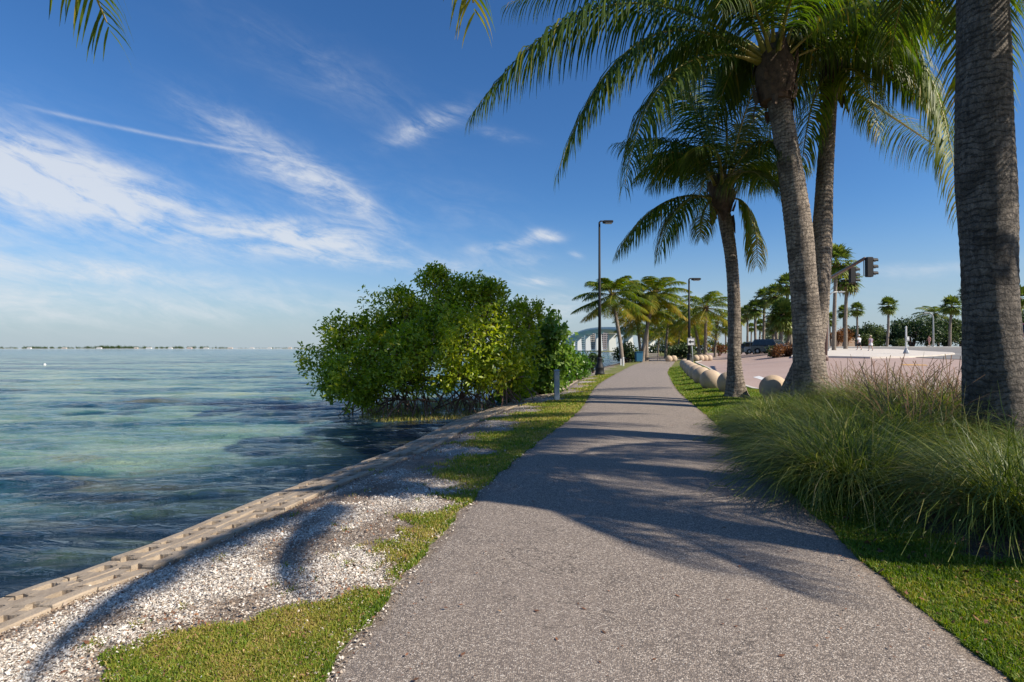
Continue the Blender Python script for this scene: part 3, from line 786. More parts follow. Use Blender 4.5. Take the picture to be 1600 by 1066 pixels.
def trunk_tube(mb, pts, rads, seed=0, n=26, step=0.045, ringamp=0.010):
    """palm trunk along control points, with leaf-scar rings"""
    g = random.Random(seed)
    cp = smooth_poly(np.array([list(p)+[r] for p, r in zip(pts, rads)], float), 10)
    d = along(cp[:, :3]) if False else np.concatenate([[0], np.cumsum(np.linalg.norm(np.diff(cp[:, :3], axis=0), axis=1))])
    L = d[-1]; ss_ = np.arange(0, L, step)
    P_ = [(np.interp(s, d, cp[:, 0]), np.interp(s, d, cp[:, 1]), np.interp(s, d, cp[:, 2])) for s in ss_]
    rr = []
    for i, s in enumerate(ss_):
        r0 = np.interp(s, d, cp[:, 3]); rr.append(r0*(1+ringamp*1.7*math.sin(s*2*PI/0.115+2.2*math.sin(s*1.9+seed)+1.3*math.sin(s*4.7))*(0.35+0.65*abs(math.sin(s*1.3+seed*2)))+g.uniform(-0.012, 0.012)+0.02*math.sin(s*2.3+seed)))
    ph = [g.uniform(0, 6.28) for _ in range(4)]
    def wob(i, k):
        a = 2*PI*k/n; s = ss_[i]
        flare = max(0, 1-s/0.7)
        return 1+0.025*math.sin(2*a+ph[0]+s*1.1)+0.018*math.sin(3*a+ph[1]-s*2)+0.06*flare*math.sin(5*a+ph[2])+0.05*flare*math.sin(9*a+ph[3])+0.012*math.sin(7*a+ph[3]+s*3.1)
    mb.tube(P_, rr, n=n, tint=[s for s in ss_ for _ in range(1)], wob=wob)
    # tube() spreads one tint per ring
def sheath_mesh(mb, c, r, h, seed=0):
    """dry leaf bases wrapped around the top of the trunk"""
    g = random.Random(seed); c = Vector(c)
    mb.lathe([(r*0.95, -h*0.62), (r*1.18, -h*0.35), (r*1.25, -h*0.05), (r*0.95, h*0.25), (r*0.5, h*0.55)], 14, c)
    for i in range(26):
        a = g.uniform(0, 2*PI); z = g.uniform(-h*0.75, h*0.25); w_ = g.uniform(0.07, 0.13); l = g.uniform(0.22, 0.5)
        out = Vector((math.cos(a), math.sin(a), 0)); sd_ = Vector((-math.sin(a), math.cos(a), 0))
        dn = -1 if g.random() < 0.35 else 1
        p0 = c+out*(r*1.15)+Vector((0, 0, z)); p1 = p0+out*0.05+Vector((0, 0, dn*l*0.5)); p2 = p1+out*g.uniform(0.0, 0.10)+Vector((0, 0, dn*l*0.5))
        mb.add([p0-sd_*w_, p0+sd_*w_, p1+sd_*w_*0.8, p1-sd_*w_*0.8, p2+sd_*w_*0.15, p2-sd_*w_*0.15, p0+out*0.03, p1+out*0.035],
               [(0, 6, 7, 3), (6, 1, 2, 7), (3, 7, 5), (7, 2, 4), (7, 4, 5)])

def coconut(label, base, pts, rads, heads, fronds, mat_='trunk', seed=0, group=None, sheath_r=0.24, sheath_h=0.7, cat='palm tree', name='coconut_palm', ringamp=0.010):
    """pts in world space, first one on the ground; heads: crown centre"""
    root = empty(name, base, label=label, cat=cat, group=group)
    b = Vector(base)
    mb = MB(); trunk_tube(mb, [Vector(p)-b for p in pts], rads, seed=seed, ringamp=ringamp)
    mb.build('trunk', M[mat_], root, smooth=True)
    mb = MB(); c = Vector(heads)-b; sheath_mesh(mb, c, sheath_r, sheath_h, seed); mb.build('leaf_sheath', M['sheath'], root)
    for k, (cc, kw) in enumerate(fronds):
        cc = [np.array(p)-np.array(b) for p in cc]
        frond_obj(root, cc, seed=seed*100+k, **kw)
    return root
def ring_fronds(c, cnt, L, seed, span=118, dsc=1.0, skip=(), r0=0.10, tint=0.33, yellow=True, **kw):
    """fill a crown: young upright fronds in the middle, old drooping ones outside"""
    g = random.Random(seed); out = []
    c = np.array(c, float); a = g.uniform(0, 6.28)
    for i in range(cnt):
        a += 2.39996+g.uniform(-0.15, 0.15)
        f = i/(cnt-1); e = 78-span*f+g.uniform(-7, 7)
        aa = (a % (2*PI))
        if any(lo <= aa <= hi and e < emax for lo, hi, emax in skip): continue
        l = L*g.uniform(0.86, 1.06)*(0.80 if f < 0.12 else 1)
        dr = (0.40+0.55*f+g.uniform(-0.08, 0.08))*dsc
        if e < -15: dr *= 0.6
        cc = arch(a, e, l, dr, base=c+np.array([0, 0, 0.12-0.2*f]), r0=r0)
        tn = tint+(0.30*max(0, f-0.72)/0.28 if yellow else 0)+g.uniform(-0.05, 0.06)
        out.append((cc, dict(kw, tint=tn, tip=(0.30 if f > 0.7 and yellow else 0.05), grav=kw.get('grav', 0.55)*g.uniform(0.8, 1.3))))
    return out
def fr(pts, **kw):
    """frond through points of the scene given as (px, py, distance)"""
    q_ = [np.array(V(*p)) for p in pts]
    if len(q_) == 3: # base, a mid point the curve passes, tip
        b0, m_, e_ = q_; c1 = (m_*2-(b0+e_)*0.5)
        cc = [b0, b0+(c1-b0)*2/3, e_+(c1-e_)*2/3, e_]
    else: cc = q_
    return (cc, kw)

LZ = 0.10
# the lone palm in the middle of the lawn
def base_at(px, py, z=LZ): 
    p = P(px, py, z); p.z = zat(p.x, p.y); return p
bL = base_at(1152, 621); DL = bL.y
ptsL = [bL-Vector((0, 0, 0.1)), bL+Vector((-0.02, 0, 0.12)), V(1147, 560, DL), V(1147, 470, DL), V(1142, 400, DL), V(1133, 345, DL), V(1128, 318, DL)]
radL = [0.44, 0.29, 0.18, 0.162, 0.158, 0.165, 0.15]
hL = V(1127, 300, DL)
fL = [fr([(1120, 312, DL), (1035, 318, DL-0.3), (963, 398, DL-0.6)], tint=0.30, grav=0.8, lmax=0.75),
      fr([(1118, 316, DL), (1068, 318, DL-0.8), (1027, 402, DL-1.1)], tint=0.38, grav=0.8, lmax=0.70),
      fr([(1110, 315, DL), (1098, 335, DL-0.6), (1095, 372, DL-0.9)], tint=0.62, grav=0.8, lmax=0.5, n=40),
      fr([(1136, 312, DL), (1172, 330, DL-0.3), (1183, 415, DL-0.5)], tint=0.52, tip=0.3, grav=0.8, lmax=0.70),
      fr([(1138, 305, DL), (1180, 262, DL+0.5), (1262, 262, DL+0.6)], tint=0.42, grav=0.9, lmax=0.8),
      fr([(1140, 300, DL), (1170, 250, DL+0.9), (1225, 205, DL+1.5)], tint=0.35, grav=0.6),
      fr([(1122, 300, DL), (1075, 230, DL+0.4), (960, 225, DL+0.2)], tint=0.30, grav=0.7),
      fr([(1120, 300, DL), (1080, 245, DL-0.9), (1005, 245, DL-1.5)], tint=0.28, grav=0.7),
      fr([(1125, 298, DL), (1105, 200, DL+0.2), (1040, 130, DL)], tint=0.28, grav=0.5),
      fr([(1130, 298, DL), (1135, 190, DL+0.3), (1120, 95, DL)], tint=0.27, grav=0.4),
      fr([(1132, 298, DL), (1160, 190, DL-0.4), (1190, 110, DL-0.7)], tint=0.30, grav=0.45),
      fr([(1124, 300, DL), (1090, 190, DL+1.0), (1075, 130, DL+2)], tint=0.30, grav=0.45),
      fr([(1134, 300, DL), (1160, 215, DL+1.2), (1200, 165, DL+2.2)], tint=0.32, grav=0.5),
      fr([(1128, 300, DL), (1120, 240, DL-1.4), (1085, 232, DL-2.4)], tint=0.30, grav=0.6),
      fr([(1136, 302, DL), (1165, 268, DL-1.2), (1200, 290, DL-2.2)], tint=0.36, grav=0.7)]
fL += [(arch(a_, e_, 3.2, 0.5, base=np.array(hL), r0=0.1), dict(tint=0.28, grav=0.55, n=58, lmax=0.72, w=0.036)) for a_, e_ in ((1.5, 60), (3.3, 62), (5.0, 58), (2.4, 74), (0.3, 66))]
coconut('leaning coconut palm alone on the lawn, its trunk base beside the tan balls', bL, ptsL, radL, hL, fL, seed=3, sheath_r=0.26, sheath_h=0.9)

# the pair growing from one spot: front trunk
DA = 12.3
bA = V(1268, 600, DA); bA.z = zat(bA.x, bA.y)
ptsA = [bA-Vector((0, 0, 0.1)), bA+Vector((0, 0, 0.22)), V(1264, 570, DA), V(1259, 480, DA), V(1250, 380, DA), V(1238, 285, DA), V(1226, 210, DA), V(1217, 160, DA), V(1213, 118, DA)]
radA = [0.66, 0.46, 0.345, 0.295, 0.275, 0.262, 0.245, 0.24, 0.22]
hA = V(1211, 105, DA)
fA = [fr([(1195, 92, DA), (955, 8, DA-0.2), (735, 182, DA-1.0)], tint=0.26, grav=1.15, lmax=1.15, n=90, w=0.042),
      fr([(1190, 98, DA), (1010, 60, DA-0.9), (870, 275, DA-1.4)], tint=0.24, grav=0.8, lmax=0.95, n=80, w=0.04),
      fr([(1190, 100, DA), (1055, 110, DA-1.2), (975, 295, DA-1.8)], tint=0.26, grav=0.8, lmax=0.9, n=76, w=0.04),
      fr([(1198, 85, DA), (1060, -55, DA+0.6), (790, 10, DA+0.4)], tint=0.27, grav=0.9, lmax=1.1, n=84, w=0.042),
      fr([(1202, 82, DA), (1150, -60, DA-0.5), (1000, -150, DA-1.2)], tint=0.3, grav=0.7, lmax=1.0, n=70),
      fr([(1205, 80, DA), (1185, -60, DA), (1150, -260, DA)], tint=0.3, grav=0.5, lmax=1.0, n=60),
      fr([(1213, 80, DA), (1240, -60, DA), (1290, -260, DA-0.5)], tint=0.3, grav=0.5, lmax=1.0, n=60),
      fr([(1222, 84, DA), (1290, -30, DA+0.2), (1400, -60, DA+0.5)], tint=0.36, grav=0.8, lmax=1.0, n=70),
      fr([(1224, 90, DA), (1320, 10, DA+0.4), (1455, 105, DA+0.4)], tint=0.32, grav=0.8, lmax=1.0, n=76, w=0.04),
      fr([(1224, 88, DA), (1300, -40, DA-0.6), (1440, -20, DA-1.4)], tint=0.30, grav=0.8, lmax=0.95, n=70),
      fr([(1200, 95, DA), (1130, 60, DA+1.2), (1050, 130, DA+2.2)], tint=0.28, grav=0.7, lmax=0.95, n=66),
      fr([(1205, 95, DA), (1160, 90, DA+1.5), (1110, 190, DA+2.8)], tint=0.28, grav=0.7, lmax=0.95, n=66),
      fr([(1218, 92, DA), (1260, 70, DA+1.6), (1330, 150, DA+2.6)], tint=0.30, grav=0.7, lmax=0.95, n=66),
      fr([(1200, 98, DA), (1120, -60, DA-1.2), (1040, -70, DA-2.4)], tint=0.25, grav=0.8, lmax=0.95, n=70),
      fr([(1208, 85, DA), (1200, -60, DA-1.5), (1170, -220, DA-3.0)], tint=0.25, grav=0.8, lmax=0.9, n=66),
      fr([(1200, 95, DA+.1), (1155, 90, DA+0.6), (1110, 210, DA+1.3)], tint=0.30, grav=0.8, lmax=0.8, n=60)]
def crown_fill(c, cnt, L, seed, e0, e1, a0=0.0, a1=2*PI, **kw):
    g = random.Random(seed); out = []
    for i in range(cnt):
        a = a0+(a1-a0)*((i*0.618034) % 1.0)+g.uniform(-.1, .1); e = e0+(e1-e0)*((i*0.37) % 1.0)
        out.append((arch(a, e, L*g.uniform(.88, 1.05), 0.42+0.3*(1-e/80), base=np.array(c, float), r0=0.12), dict(kw, tint=0.27+g.uniform(-.05, .08), grav=0.8)))
    return out
fA += crown_fill(hA, 7, 3.8, 401, 38, 74, n=64, lmax=0.85, w=0.04)
coconut('stout curved coconut palm behind the ornamental grass, front trunk of the crossing pair', bA, ptsA, radA, hA, fA, seed=4, sheath_r=0.34, sheath_h=1.3, mat_='trunk')
# rear trunk of the pair
DB = 13.2
bB = V(1240, 590, DB); bB.z = zat(bB.x, bB.y)
ptsB = [bB-Vector((0, 0, 0.1)), bB+Vector((0.02, 0, 0.2)), V(1262, 560, DB), V(1276, 500, DB), V(1282, 420, DB), V(1286, 330, DB), V(1291, 240, DB), V(1296, 170, DB), V(1299, 125, DB)]
radB = [0.42, 0.33, 0.275, 0.25, 0.23, 0.205, 0.18, 0.165, 0.155]
hB = V(1303, 112, DB)
fB = [fr([(1312, 125, DB), (1430, 85, DB-0.8), (1500, 335, DB-1.5)], tint=0.42, tip=0.15, grav=0.75, lmax=1.1, n=90, w=0.045),
      fr([(1312, 130, DB), (1420, 200, DB+1.5), (1500, 255, DB+3)], tint=0.40, grav=0.85, lmax=0.8, n=66),
      fr([(1310, 110, DB), (1370, 20, DB), (1520, 30, DB+0.3)], tint=0.30, grav=0.85, lmax=1.1, n=80),
      fr([(1308, 105, DB), (1350, -60, DB), (1450, -80, DB)], tint=0.3, grav=0.7, lmax=1.0, n=66),
      fr([(1296, 115, DB), (1250, 120, DB+1.3), (1180, 245, DB+2.4)], tint=0.32, grav=0.7, lmax=0.85, n=66),
      fr([(1296, 112, DB), (1240, 60, DB+1.3), (1130, 120, DB+2.2)], tint=0.30, grav=0.7, lmax=0.85, n=66),
      fr([(1305, 112, DB), (1330, 60, DB+1.8), (1380, 95, DB+3.2)], tint=0.35, grav=0.7, lmax=0.85, n=60),
      fr([(1298, 105, DB), (1260, -20, DB+0.5), (1170, -60, DB+0.6)], tint=0.3, grav=0.7, lmax=0.9, n=60),
      fr([(1304, 100, DB), (1310, -30, DB+0.5), (1330, -120, DB+0.6)], tint=0.3, grav=0.5, lmax=0.9, n=56),
      fr([(1308, 118, DB), (1345, 120, DB-0.9), (1375, 215, DB-1.4)], tint=0.45, tip=0.1, grav=0.75, lmax=0.75, n=56),
      fr([(1300, 118, DB), (1270, 160, DB-0.4), (1250, 290, DB-0.5)], tint=0.42, grav=0.8, lmax=0.7, n=56),
      fr([(1305, 108, DB), (1350, 40, DB-1.4), (1430, 90, DB-2.4)], tint=0.32, grav=0.8, lmax=0.95, n=70)]
fB += crown_fill(hB, 5, 3.3, 402, 38, 74, n=58, lmax=0.8, w=0.04)
coconut('slimmer coconut palm of the crossing pair, its lower trunk behind the stout one', bB, ptsB, radB, hB, fB, seed=5, sheath_r=0.22, sheath_h=0.8)

# the near palm at the right edge, crown above the picture
DN = 7.0
bN = V(1566, 640, DN); bN.z = zat(bN.x, bN.y)
ptsN = [bN-Vector((0, 0, 0.1)), bN+Vector((0, 0, 0.1)), V(1560, 660, DN), V(1551, 560, DN), V(1545, 430, DN), V(1543, 330, DN), V(1536, 170, DN), V(1535, 0, DN), V(1530, -120, DN), V(1526, -190, DN)]
radN = [0.46, 0.40, 0.36, 0.312, 0.298, 0.302, 0.29, 0.258, 0.225, 0.21]
hN = V(1524, -215, DN)
cN = np.array(hN)
fN = [fr([(1515, -215, DN), (1450, -200, DN+1.0), (1390, 10, DN+2.2)], tint=0.27, grav=0.9, lmax=0.6, n=80),
      fr([(1518, -212, DN), (1470, -120, DN+1.6), (1440, 40, DN+2.8)], tint=0.30, tip=0.2, grav=0.9, lmax=0.8, n=76),
      fr([(1535, -212, DN), (1640, -180, DN+0.8), (1650, 60, DN+1.4)], tint=0.32, tip=0.2, grav=0.9, lmax=0.8, n=76),
      fr([(1535, -212, DN), (1590, -130, DN+1.6), (1598, 20, DN+2.8)], tint=0.30, grav=0.9, lmax=0.75, n=70),
      fr([(1520, -215, DN), (1380, -330, DN-0.6), (1200, -160, DN-0.8)], tint=0.30, grav=0.9, lmax=0.7, n=70)]
fN += ring_fronds(hN, 16, 2.9, 21, skip=((1.9, 3.9, 45),), n=60, lmax=0.75, w=0.036)
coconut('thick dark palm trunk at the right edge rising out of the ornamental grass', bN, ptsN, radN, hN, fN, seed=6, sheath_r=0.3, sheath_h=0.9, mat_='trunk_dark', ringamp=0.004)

# palms standing just outside the frame whose shadows fall across the path and the shells
def off_palm(label, x, y, H, L, seed, dxy=(0.0, 0.0), fr_extra=(), n=17, **kw):
    z0 = zat(x, y); b = Vector((x, y, z0))
    c = Vector((x+dxy[0], y+dxy[1], z0+H))
    pts = [b-Vector((0, 0, 0.1)), b+Vector((0, 0, 0.2)), b+Vector((dxy[0]*0.25, dxy[1]*0.25, H*0.4)), b+Vector((dxy[0]*0.6, dxy[1]*0.6, H*0.75)), c]
    return coconut(label, b, pts, [0.40, 0.28, 0.21, 0.18, 0.16], c, ring_fronds(c, n, L, seed, n=62, lmax=0.72, w=0.036, **kw)+list(fr_extra), seed=seed, sheath_r=0.24, sheath_h=0.7)
def shadow_frond(c, gx_, gy_, h_tip=None, mid=None, **kw):
    """frond from crown c whose tip casts its shadow at ground point (gx, gy)"""
    c = np.array(c, float); s = np.array(sun_dir)
    def lift(x, y, z): k = z/s[2]; return np.array([x+s[0]*k, y+s[1]*k, z])
    tip_ = lift(gx_, gy_, h_tip); m_ = lift(mid[0], mid[1], mid[2])
    c1 = m_*2-(c+tip_)*0.5
    return ([c, c+(c1-c)*2/3, tip_+(c1-tip_)*2/3, tip_], kw)
cC = np.array([8.6, 3.2, 7.1])
def gp(px, py): p = P(px, py); return p.x, p.y
exC = [shadow_frond(cC, *gp(1235, 918), h_tip=4.2, mid=(*gp(985, 805), 6.3), tint=0.3, n=70, lmax=0.7),
       shadow_frond(cC, *gp(1110, 880), h_tip=4.6, mid=(*gp(850, 790), 6.4), tint=0.3, n=70, lmax=0.7),
       shadow_frond(cC, *gp(745, 772), h_tip=4.6, mid=(*gp(800, 735), 6.6), tint=0.3, n=70, lmax=0.7)]
zC = zat(9.0, 2.7)
coconut('coconut palm just right of the view whose fronds shade the path', Vector((9.0, 2.7, zC)),
        [Vector((9.0, 2.7, zC-0.1)), Vector((9.0, 2.7, zC+0.2)), Vector((8.95, 2.75, 2.4)), Vector((8.8, 3.0, 4.9)), Vector(cC)], [0.4, 0.28, 0.22, 0.19, 0.17], Vector(cC),
        ring_fronds(cC, 11, 3.2, 31, span=82, n=62, lmax=0.62, w=0.036, skip=((3.9, 5.6, 60),))+exC, seed=8)
cD = np.array([6.4, 2.3, 7.0])
exD = [shadow_frond(cD, *gp(490, 935), h_tip=3.9, mid=(*gp(462, 830), 6.4), tint=0.3, n=110, lmax=0.26, w=0.06),
       shadow_frond(cD, *gp(45, 1066), h_tip=4.0, mid=(*gp(300, 850), 6.6), tint=0.3, n=120, lmax=0.28, w=0.06)]
coconut('tall coconut palm out of view on the right whose fronds shade the shells', Vector((6.9, 1.6, zat(6.9, 1.6))),
        [Vector((6.9, 1.6, 0.0)), Vector((6.9, 1.6, 0.3)), Vector((6.85, 1.7, 2.6)), Vector((6.7, 2.0, 5.0)), Vector(cD)], [0.4, 0.28, 0.22, 0.19, 0.17], Vector(cD),
        [f_ for f_ in ring_fronds(cD, 14, 2.7, 37, span=85, n=56, lmax=0.55, w=0.036, skip=((2.6, 5.9, 90),))]+exD, seed=9)
# palm behind the camera on the shore whose frond tips hang into the top left corner
cE = np.array([-3.2, -1.2, 5.6])
tE = V(172, 48, 3.2); tF = V(742, 22, 4.0)
exE = [([cE, cE+np.array([0.2, 1.6, 0.9]), np.array(tE)+np.array([0.0, -0.9, 1.1]), np.array(tE)], dict(tint=0.45, n=64, lmax=0.55, grav=0.5)),
       ([cE, cE+np.array([1.2, 1.6, 1.2]), np.array(V(742, 20, 2.5))+np.array([-0.15, -0.9, 1.3]), np.array(V(742, 24, 2.5))], dict(tint=0.62, n=74, lmax=0.42, grav=0.6))]
coconut('coconut palm on the shore behind the viewer, one frond tip hanging into view', Vector((-3.4, -1.6, zat(-3.4, -1.6))),
        [Vector((-3.4, -1.6, -0.1)), Vector((-3.4, -1.6, 0.3)), Vector((-3.4, -1.6, 2.2)), Vector((-3.3, -1.4, 4.2)), Vector(cE)], [0.35, 0.24, 0.19, 0.16, 0.15], Vector(cE),
        [f_ for f_ in ring_fronds(cE, 13, 2.9, 41, n=50, lmax=0.65, w=0.036, skip=((0.3, 2.8, 90),))]+exE, seed=10)

# ------------------------------------------------------------------ shrubs made of leaves
def leaf_cloud(name, centers, radii, nleaf, size, matl, parent=None, seed=0, up=0.4, aspect=0.5, shell=0.55, clump=9, squash=0.8, tint=0.45, tvar=0.16, spread=None):
    """rosettes of real leaves scattered through lobes"""
    g = np.random.default_rng(seed); C_ = np.array([list(c) for c in centers], float); Rr = np.array(radii, float)
    wgt = Rr**2.2; wgt /= wgt.sum(); nc = nleaf//clump
    k = g.choice(len(C_), nc, p=wgt)
    dirs = nrm(g.normal(size=(nc, 3))); rad = Rr[k]*(shell+(1.08-shell)*g.random(nc)**0.6)
    rad = rad*(1+0.22*np.sin(dirs[:, 0]*5+k)+0.15*np.sin(dirs[:, 1]*7+k*2))
    cc = C_[k]+dirs*rad[:, None]*np.array([1, 1, squash])
    ct = tint+g.normal(0, tvar, nc)+0.06*dirs[:, 2]
    out = nrm(dirs+np.array([0, 0, up]))
    ci = np.repeat(np.arange(nc), clump); N = len(ci)
    ld = nrm(out[ci]*0.45+nrm(g.normal(size=(N, 3))))
    sp = spread if spread else size*1.1
    base = cc[ci]+g.normal(0, sp*0.55, (N, 3)); L = size*g.uniform(0.6, 1.15, N)
    sd_ = nrm(np.cross(ld, nrm(g.normal(size=(N, 3))+out[ci]*2.0)))
    nr = np.cross(sd_, ld); tip_ = base+ld*L[:, None]-nr*(L*0.12)[:, None]
    mid = base+ld*(L*0.5)[:, None]; wv = sd_*(L*aspect*0.5)[:, None]
    vs = np.stack([base, mid+wv+nr*(L*0.10)[:, None], tip_, mid-wv+nr*(L*0.10)[:, None]], 1).reshape(-1, 3)
    tris = (np.arange(N)*4)[:, None, None]+np.array([[0, 1, 2], [0, 2, 3]])[None]
    tn = np.clip(np.repeat(ct[ci]+g.normal(0, 0.08, N), 4), 0, 1)
    return np_mesh(name, vs, tris=tris.reshape(-1, 3), mats=[matl], parent=parent, tint=tn)

def limb(mb, a, b, r0, r1, g, n=6, sag=0.0, wig=0.12, steps=6):
    a, b = Vector(a), Vector(b); L = (b-a).length; pts = []
    for i in range(steps+1):
        t_ = i/steps; p = a.lerp(b, t_)+Vector((g.uniform(-1, 1), g.uniform(-1, 1), g.uniform(-1, 1)))*(wig*L*0.25*math.sin(PI*t_))
        p.z += sag*math.sin(PI*t_); pts.append(p)
    mb.tube(pts, [r0+(r1-r0)*i/steps for i in range(steps+1)], n=n)

# mangrove standing in the shallows
mg = random.Random(12)
bM = Vector((P(680, 648, WL)).to_tuple()); DM = bM.y
root = empty('mangrove_tree', bM, label='wide bushy mangrove standing in the shallows on arching prop roots', cat='mangrove')
lobes = [(497, 562, 30, 0.3), (522, 520, 30, 0), (512, 596, 22, -0.3), (560, 590, 52, -0.5), (566, 535, 46, 0), (604, 490, 44, 0.4), (612, 552, 54, -0.9), (628, 472, 26, 0), (652, 505, 55, 0.6), (676, 447, 26, 0.2), (680, 430, 13, 0.1), (700, 490, 50, -0.3), (668, 552, 58, -1.2),
         (708, 458, 24, 0.5), (745, 475, 44, 0.4), (752, 450, 22, 0.2), (765, 458, 20, 0), (738, 528, 62, -1.2), (784, 500, 44, 0.5), (812, 500, 32, 1.1), (806, 540, 46, 0.6), (776, 566, 46, -0.5), (715, 585, 26, -1.3), (600, 600, 24, -1.0), (560, 608, 24, -0.6), (810, 590, 30, 0.6), (566, 622, 14, -0.7), (530, 604, 18, -0.3), (690, 606, 16, -1.2), (640, 600, 22, -0.9), (750, 596, 20, -0.9), (690, 520, 60, 1.4), (620, 530, 55, 1.4), (830, 485, 16, 1.2)]
Cs = []; Rs = []
for (px, py, r, dd) in lobes:
    D = DM+dd*1.1; p = V(px, py+(4 if py < 560 else 0), D)-bM; Cs.append(p); Rs.append(r/F*D*0.84)
leaf_cloud('foliage', Cs, Rs, 29000, 0.15, M['mangrove'], root, 3, up=0.5, aspect=0.45, shell=0.45, clump=10, squash=0.95, tint=0.56, tvar=0.20)
# sprigs poking out of the outline
spr = []; sr = []
for i in range(190):
    k = mg.randrange(len(Cs)); d_ = Vector((mg.uniform(-1, 1), mg.uniform(-0.6, 0.6), mg.uniform(-0.4, 1.2))).normalized()
    spr.append(Cs[k]+d_*Rs[k]*mg.uniform(0.95, 1.25)); sr.append(mg.uniform(0.08, 0.20))
leaf_cloud('foliage', spr, sr, 13000, 0.125, M['mangrove'], root, 5, up=0.9, clump=6, shell=0.0, tint=0.50, tvar=0.16)
mb = MB()
hubs = [Vector((-1.5, 0, 0.9)), Vector((-0.4, -0.3, 1.0)), Vector((0.5, 0.1, 1.05)), Vector((1.3, 0.4, 1.1)), Vector((-0.9, 0.5, 0.95)), Vector((2.0, 0.6, 1.0))]
for k, (c, r) in enumerate(zip(Cs, Rs)):
    hb = min(hubs, key=lambda h: (h-c).length); limb(mb, hb, c+Vector((0, 0, r*0.3)), 0.055, 0.012, mg, wig=0.5)
    for _ in range(5): limb(mb, hb.lerp(c, mg.uniform(0.4, 0.9)), c+Vector((mg.uniform(-r, r), mg.uniform(-r, r), mg.uniform(-r*0.5, r)))*0.85, 0.022, 0.006, mg, n=4, wig=0.5)
for a in range(5): limb(mb, hubs[a], hubs[a+1], 0.05, 0.05, mg)
mb.build('branches', M['bark'], root, smooth=True)
mb = MB()
for h in hubs:
    for k in range(17):
        a = mg.uniform(0, 2*PI); rr_ = mg.uniform(0.35, 1.75); st = h+Vector((mg.uniform(-.55, .55), mg.uniform(-.3, .3), mg.uniform(-0.65, 0.35)))
        e_ = Vector((h.x+math.cos(a)*rr_, h.y+math.sin(a)*rr_*0.8, -0.25)); m_ = st.lerp(e_, mg.uniform(.35, .6))+Vector((mg.uniform(-.15, .15), mg.uniform(-.1, .1), mg.uniform(0.05, 0.45)))
        pts = [st, st.lerp(m_, .5)+Vector((0, 0, .06)), m_, m_.lerp(e_, .4)+Vector((math.cos(a), math.sin(a), 0))*0.08+Vector((0, 0, .05)), m_.lerp(e_, .75)+Vector((math.cos(a), math.sin(a), 0))*0.05, e_]
        rk = mg.uniform(0.5, 1.15); mb.tube(pts, [x_*rk for x_ in (0.028, 0.026, 0.024, 0.021, 0.019, 0.017)], n=6)
mb.build('prop_roots', M['bark'], root, smooth=True)
# little mud bar with weeds that the roots stand on
g_ = np.random.default_rng(3)
bar = np.array([tuple(P(px, py, WL))[:2] for px, py in [(575, 640), (560, 655), (600, 664), (660, 660), (730, 657), (770, 640), (760, 628), (680, 622), (600, 626)]])
N = 5200
cx, cy = bar[:, 0].mean(), bar[:, 1].mean()
k = g_.integers(0, len(bar), N); u = g_.random(N)**0.5; v = g_.random(N)
x = cx+((bar[k, 0]*(1-v)+bar[(k+1) % len(bar), 0]*v)-cx)*u; y = cy+((bar[k, 1]*(1-v)+bar[(k+1) % len(bar), 1]*v)-cy)*u
def blades(name, x, y, z, h, w, mats, seed=0, lean=0.5, tint=0.5, tvar=0.2, bend=1.0, wind=(0, 0)):
    g = np.random.default_rng(seed); N = len(x); h = np.broadcast_to(h, N)*g.uniform(0.5, 1.25, N); w = np.broadcast_to(w, N)
    a = g.uniform(0, 2*PI, N); la = g.uniform(0, 2*PI, N); ll = lean*g.random(N)**0.7
    lx = np.cos(la)*ll+wind[0]; ly = np.sin(la)*ll+wind[1]
    b = np.stack([x, y, z], -1); ww = np.stack([np.cos(a), np.sin(a), 0*a], -1)*w[:, None]*0.5
    m_ = b+np.stack([lx*0.35, ly*0.35, np.full(N, 0.6)], -1)*h[:, None]; t_ = b+np.stack([lx*bend, ly*bend, np.full(N, 1.0)-ll*0.4], -1)*h[:, None]
    vs = np.stack([b-ww, b+ww, m_+ww*0.8, m_-ww*0.8, t_], 1).reshape(-1, 3); o_ = np.arange(N)*5
    q_ = np.stack([o_, o_+1, o_+2, o_+3], -1); tr = np.stack([o_+3, o_+2, o_+4], -1)
    tn = np.clip(np.repeat(tint+g.normal(0, tvar, N), 5), 0, 1)
    return np_mesh(name, vs, quads=q_, tris=tr, mats=mats, tint=tn)
o = blades('shore_weed', x, y, np.full(N, WL-0.02), 0.16, 0.014, [M['grass']], 4, tint=0.8, lean=0.7); tag(o, 'tan weeds and stubble growing round the mangrove roots', 'weeds', kind='stuff')
me_ = MB(); nb = 40; ringv = [(cx, cy, WL+0.03)]
for i in range(nb):
    u_ = i/nb*len(bar); a_, b_ = int(u_) % len(bar), (int(u_)+1) % len(bar); f_ = u_-int(u_); wq = 1+mg.uniform(-.08, .08)
    px_, py_ = bar[a_]*(1-f_)+bar[b_]*f_; ringv.append((cx+(px_-cx)*wq, cy+(py_-cy)*wq, WL-0.05))
me_.add(ringv, [(0, 1+i, 1+(i+1) % nb) for i in range(nb)]); M['mud'] = noisy('mud', (0.10, 0.075, 0.045), (0.045, 0.034, 0.022), 4, 0.6, 0.6, 0.03)
tag(me_.build('mud_bar', M['mud']), 'dark mud bar at the foot of the mangrove', 'mud', kind='structure')

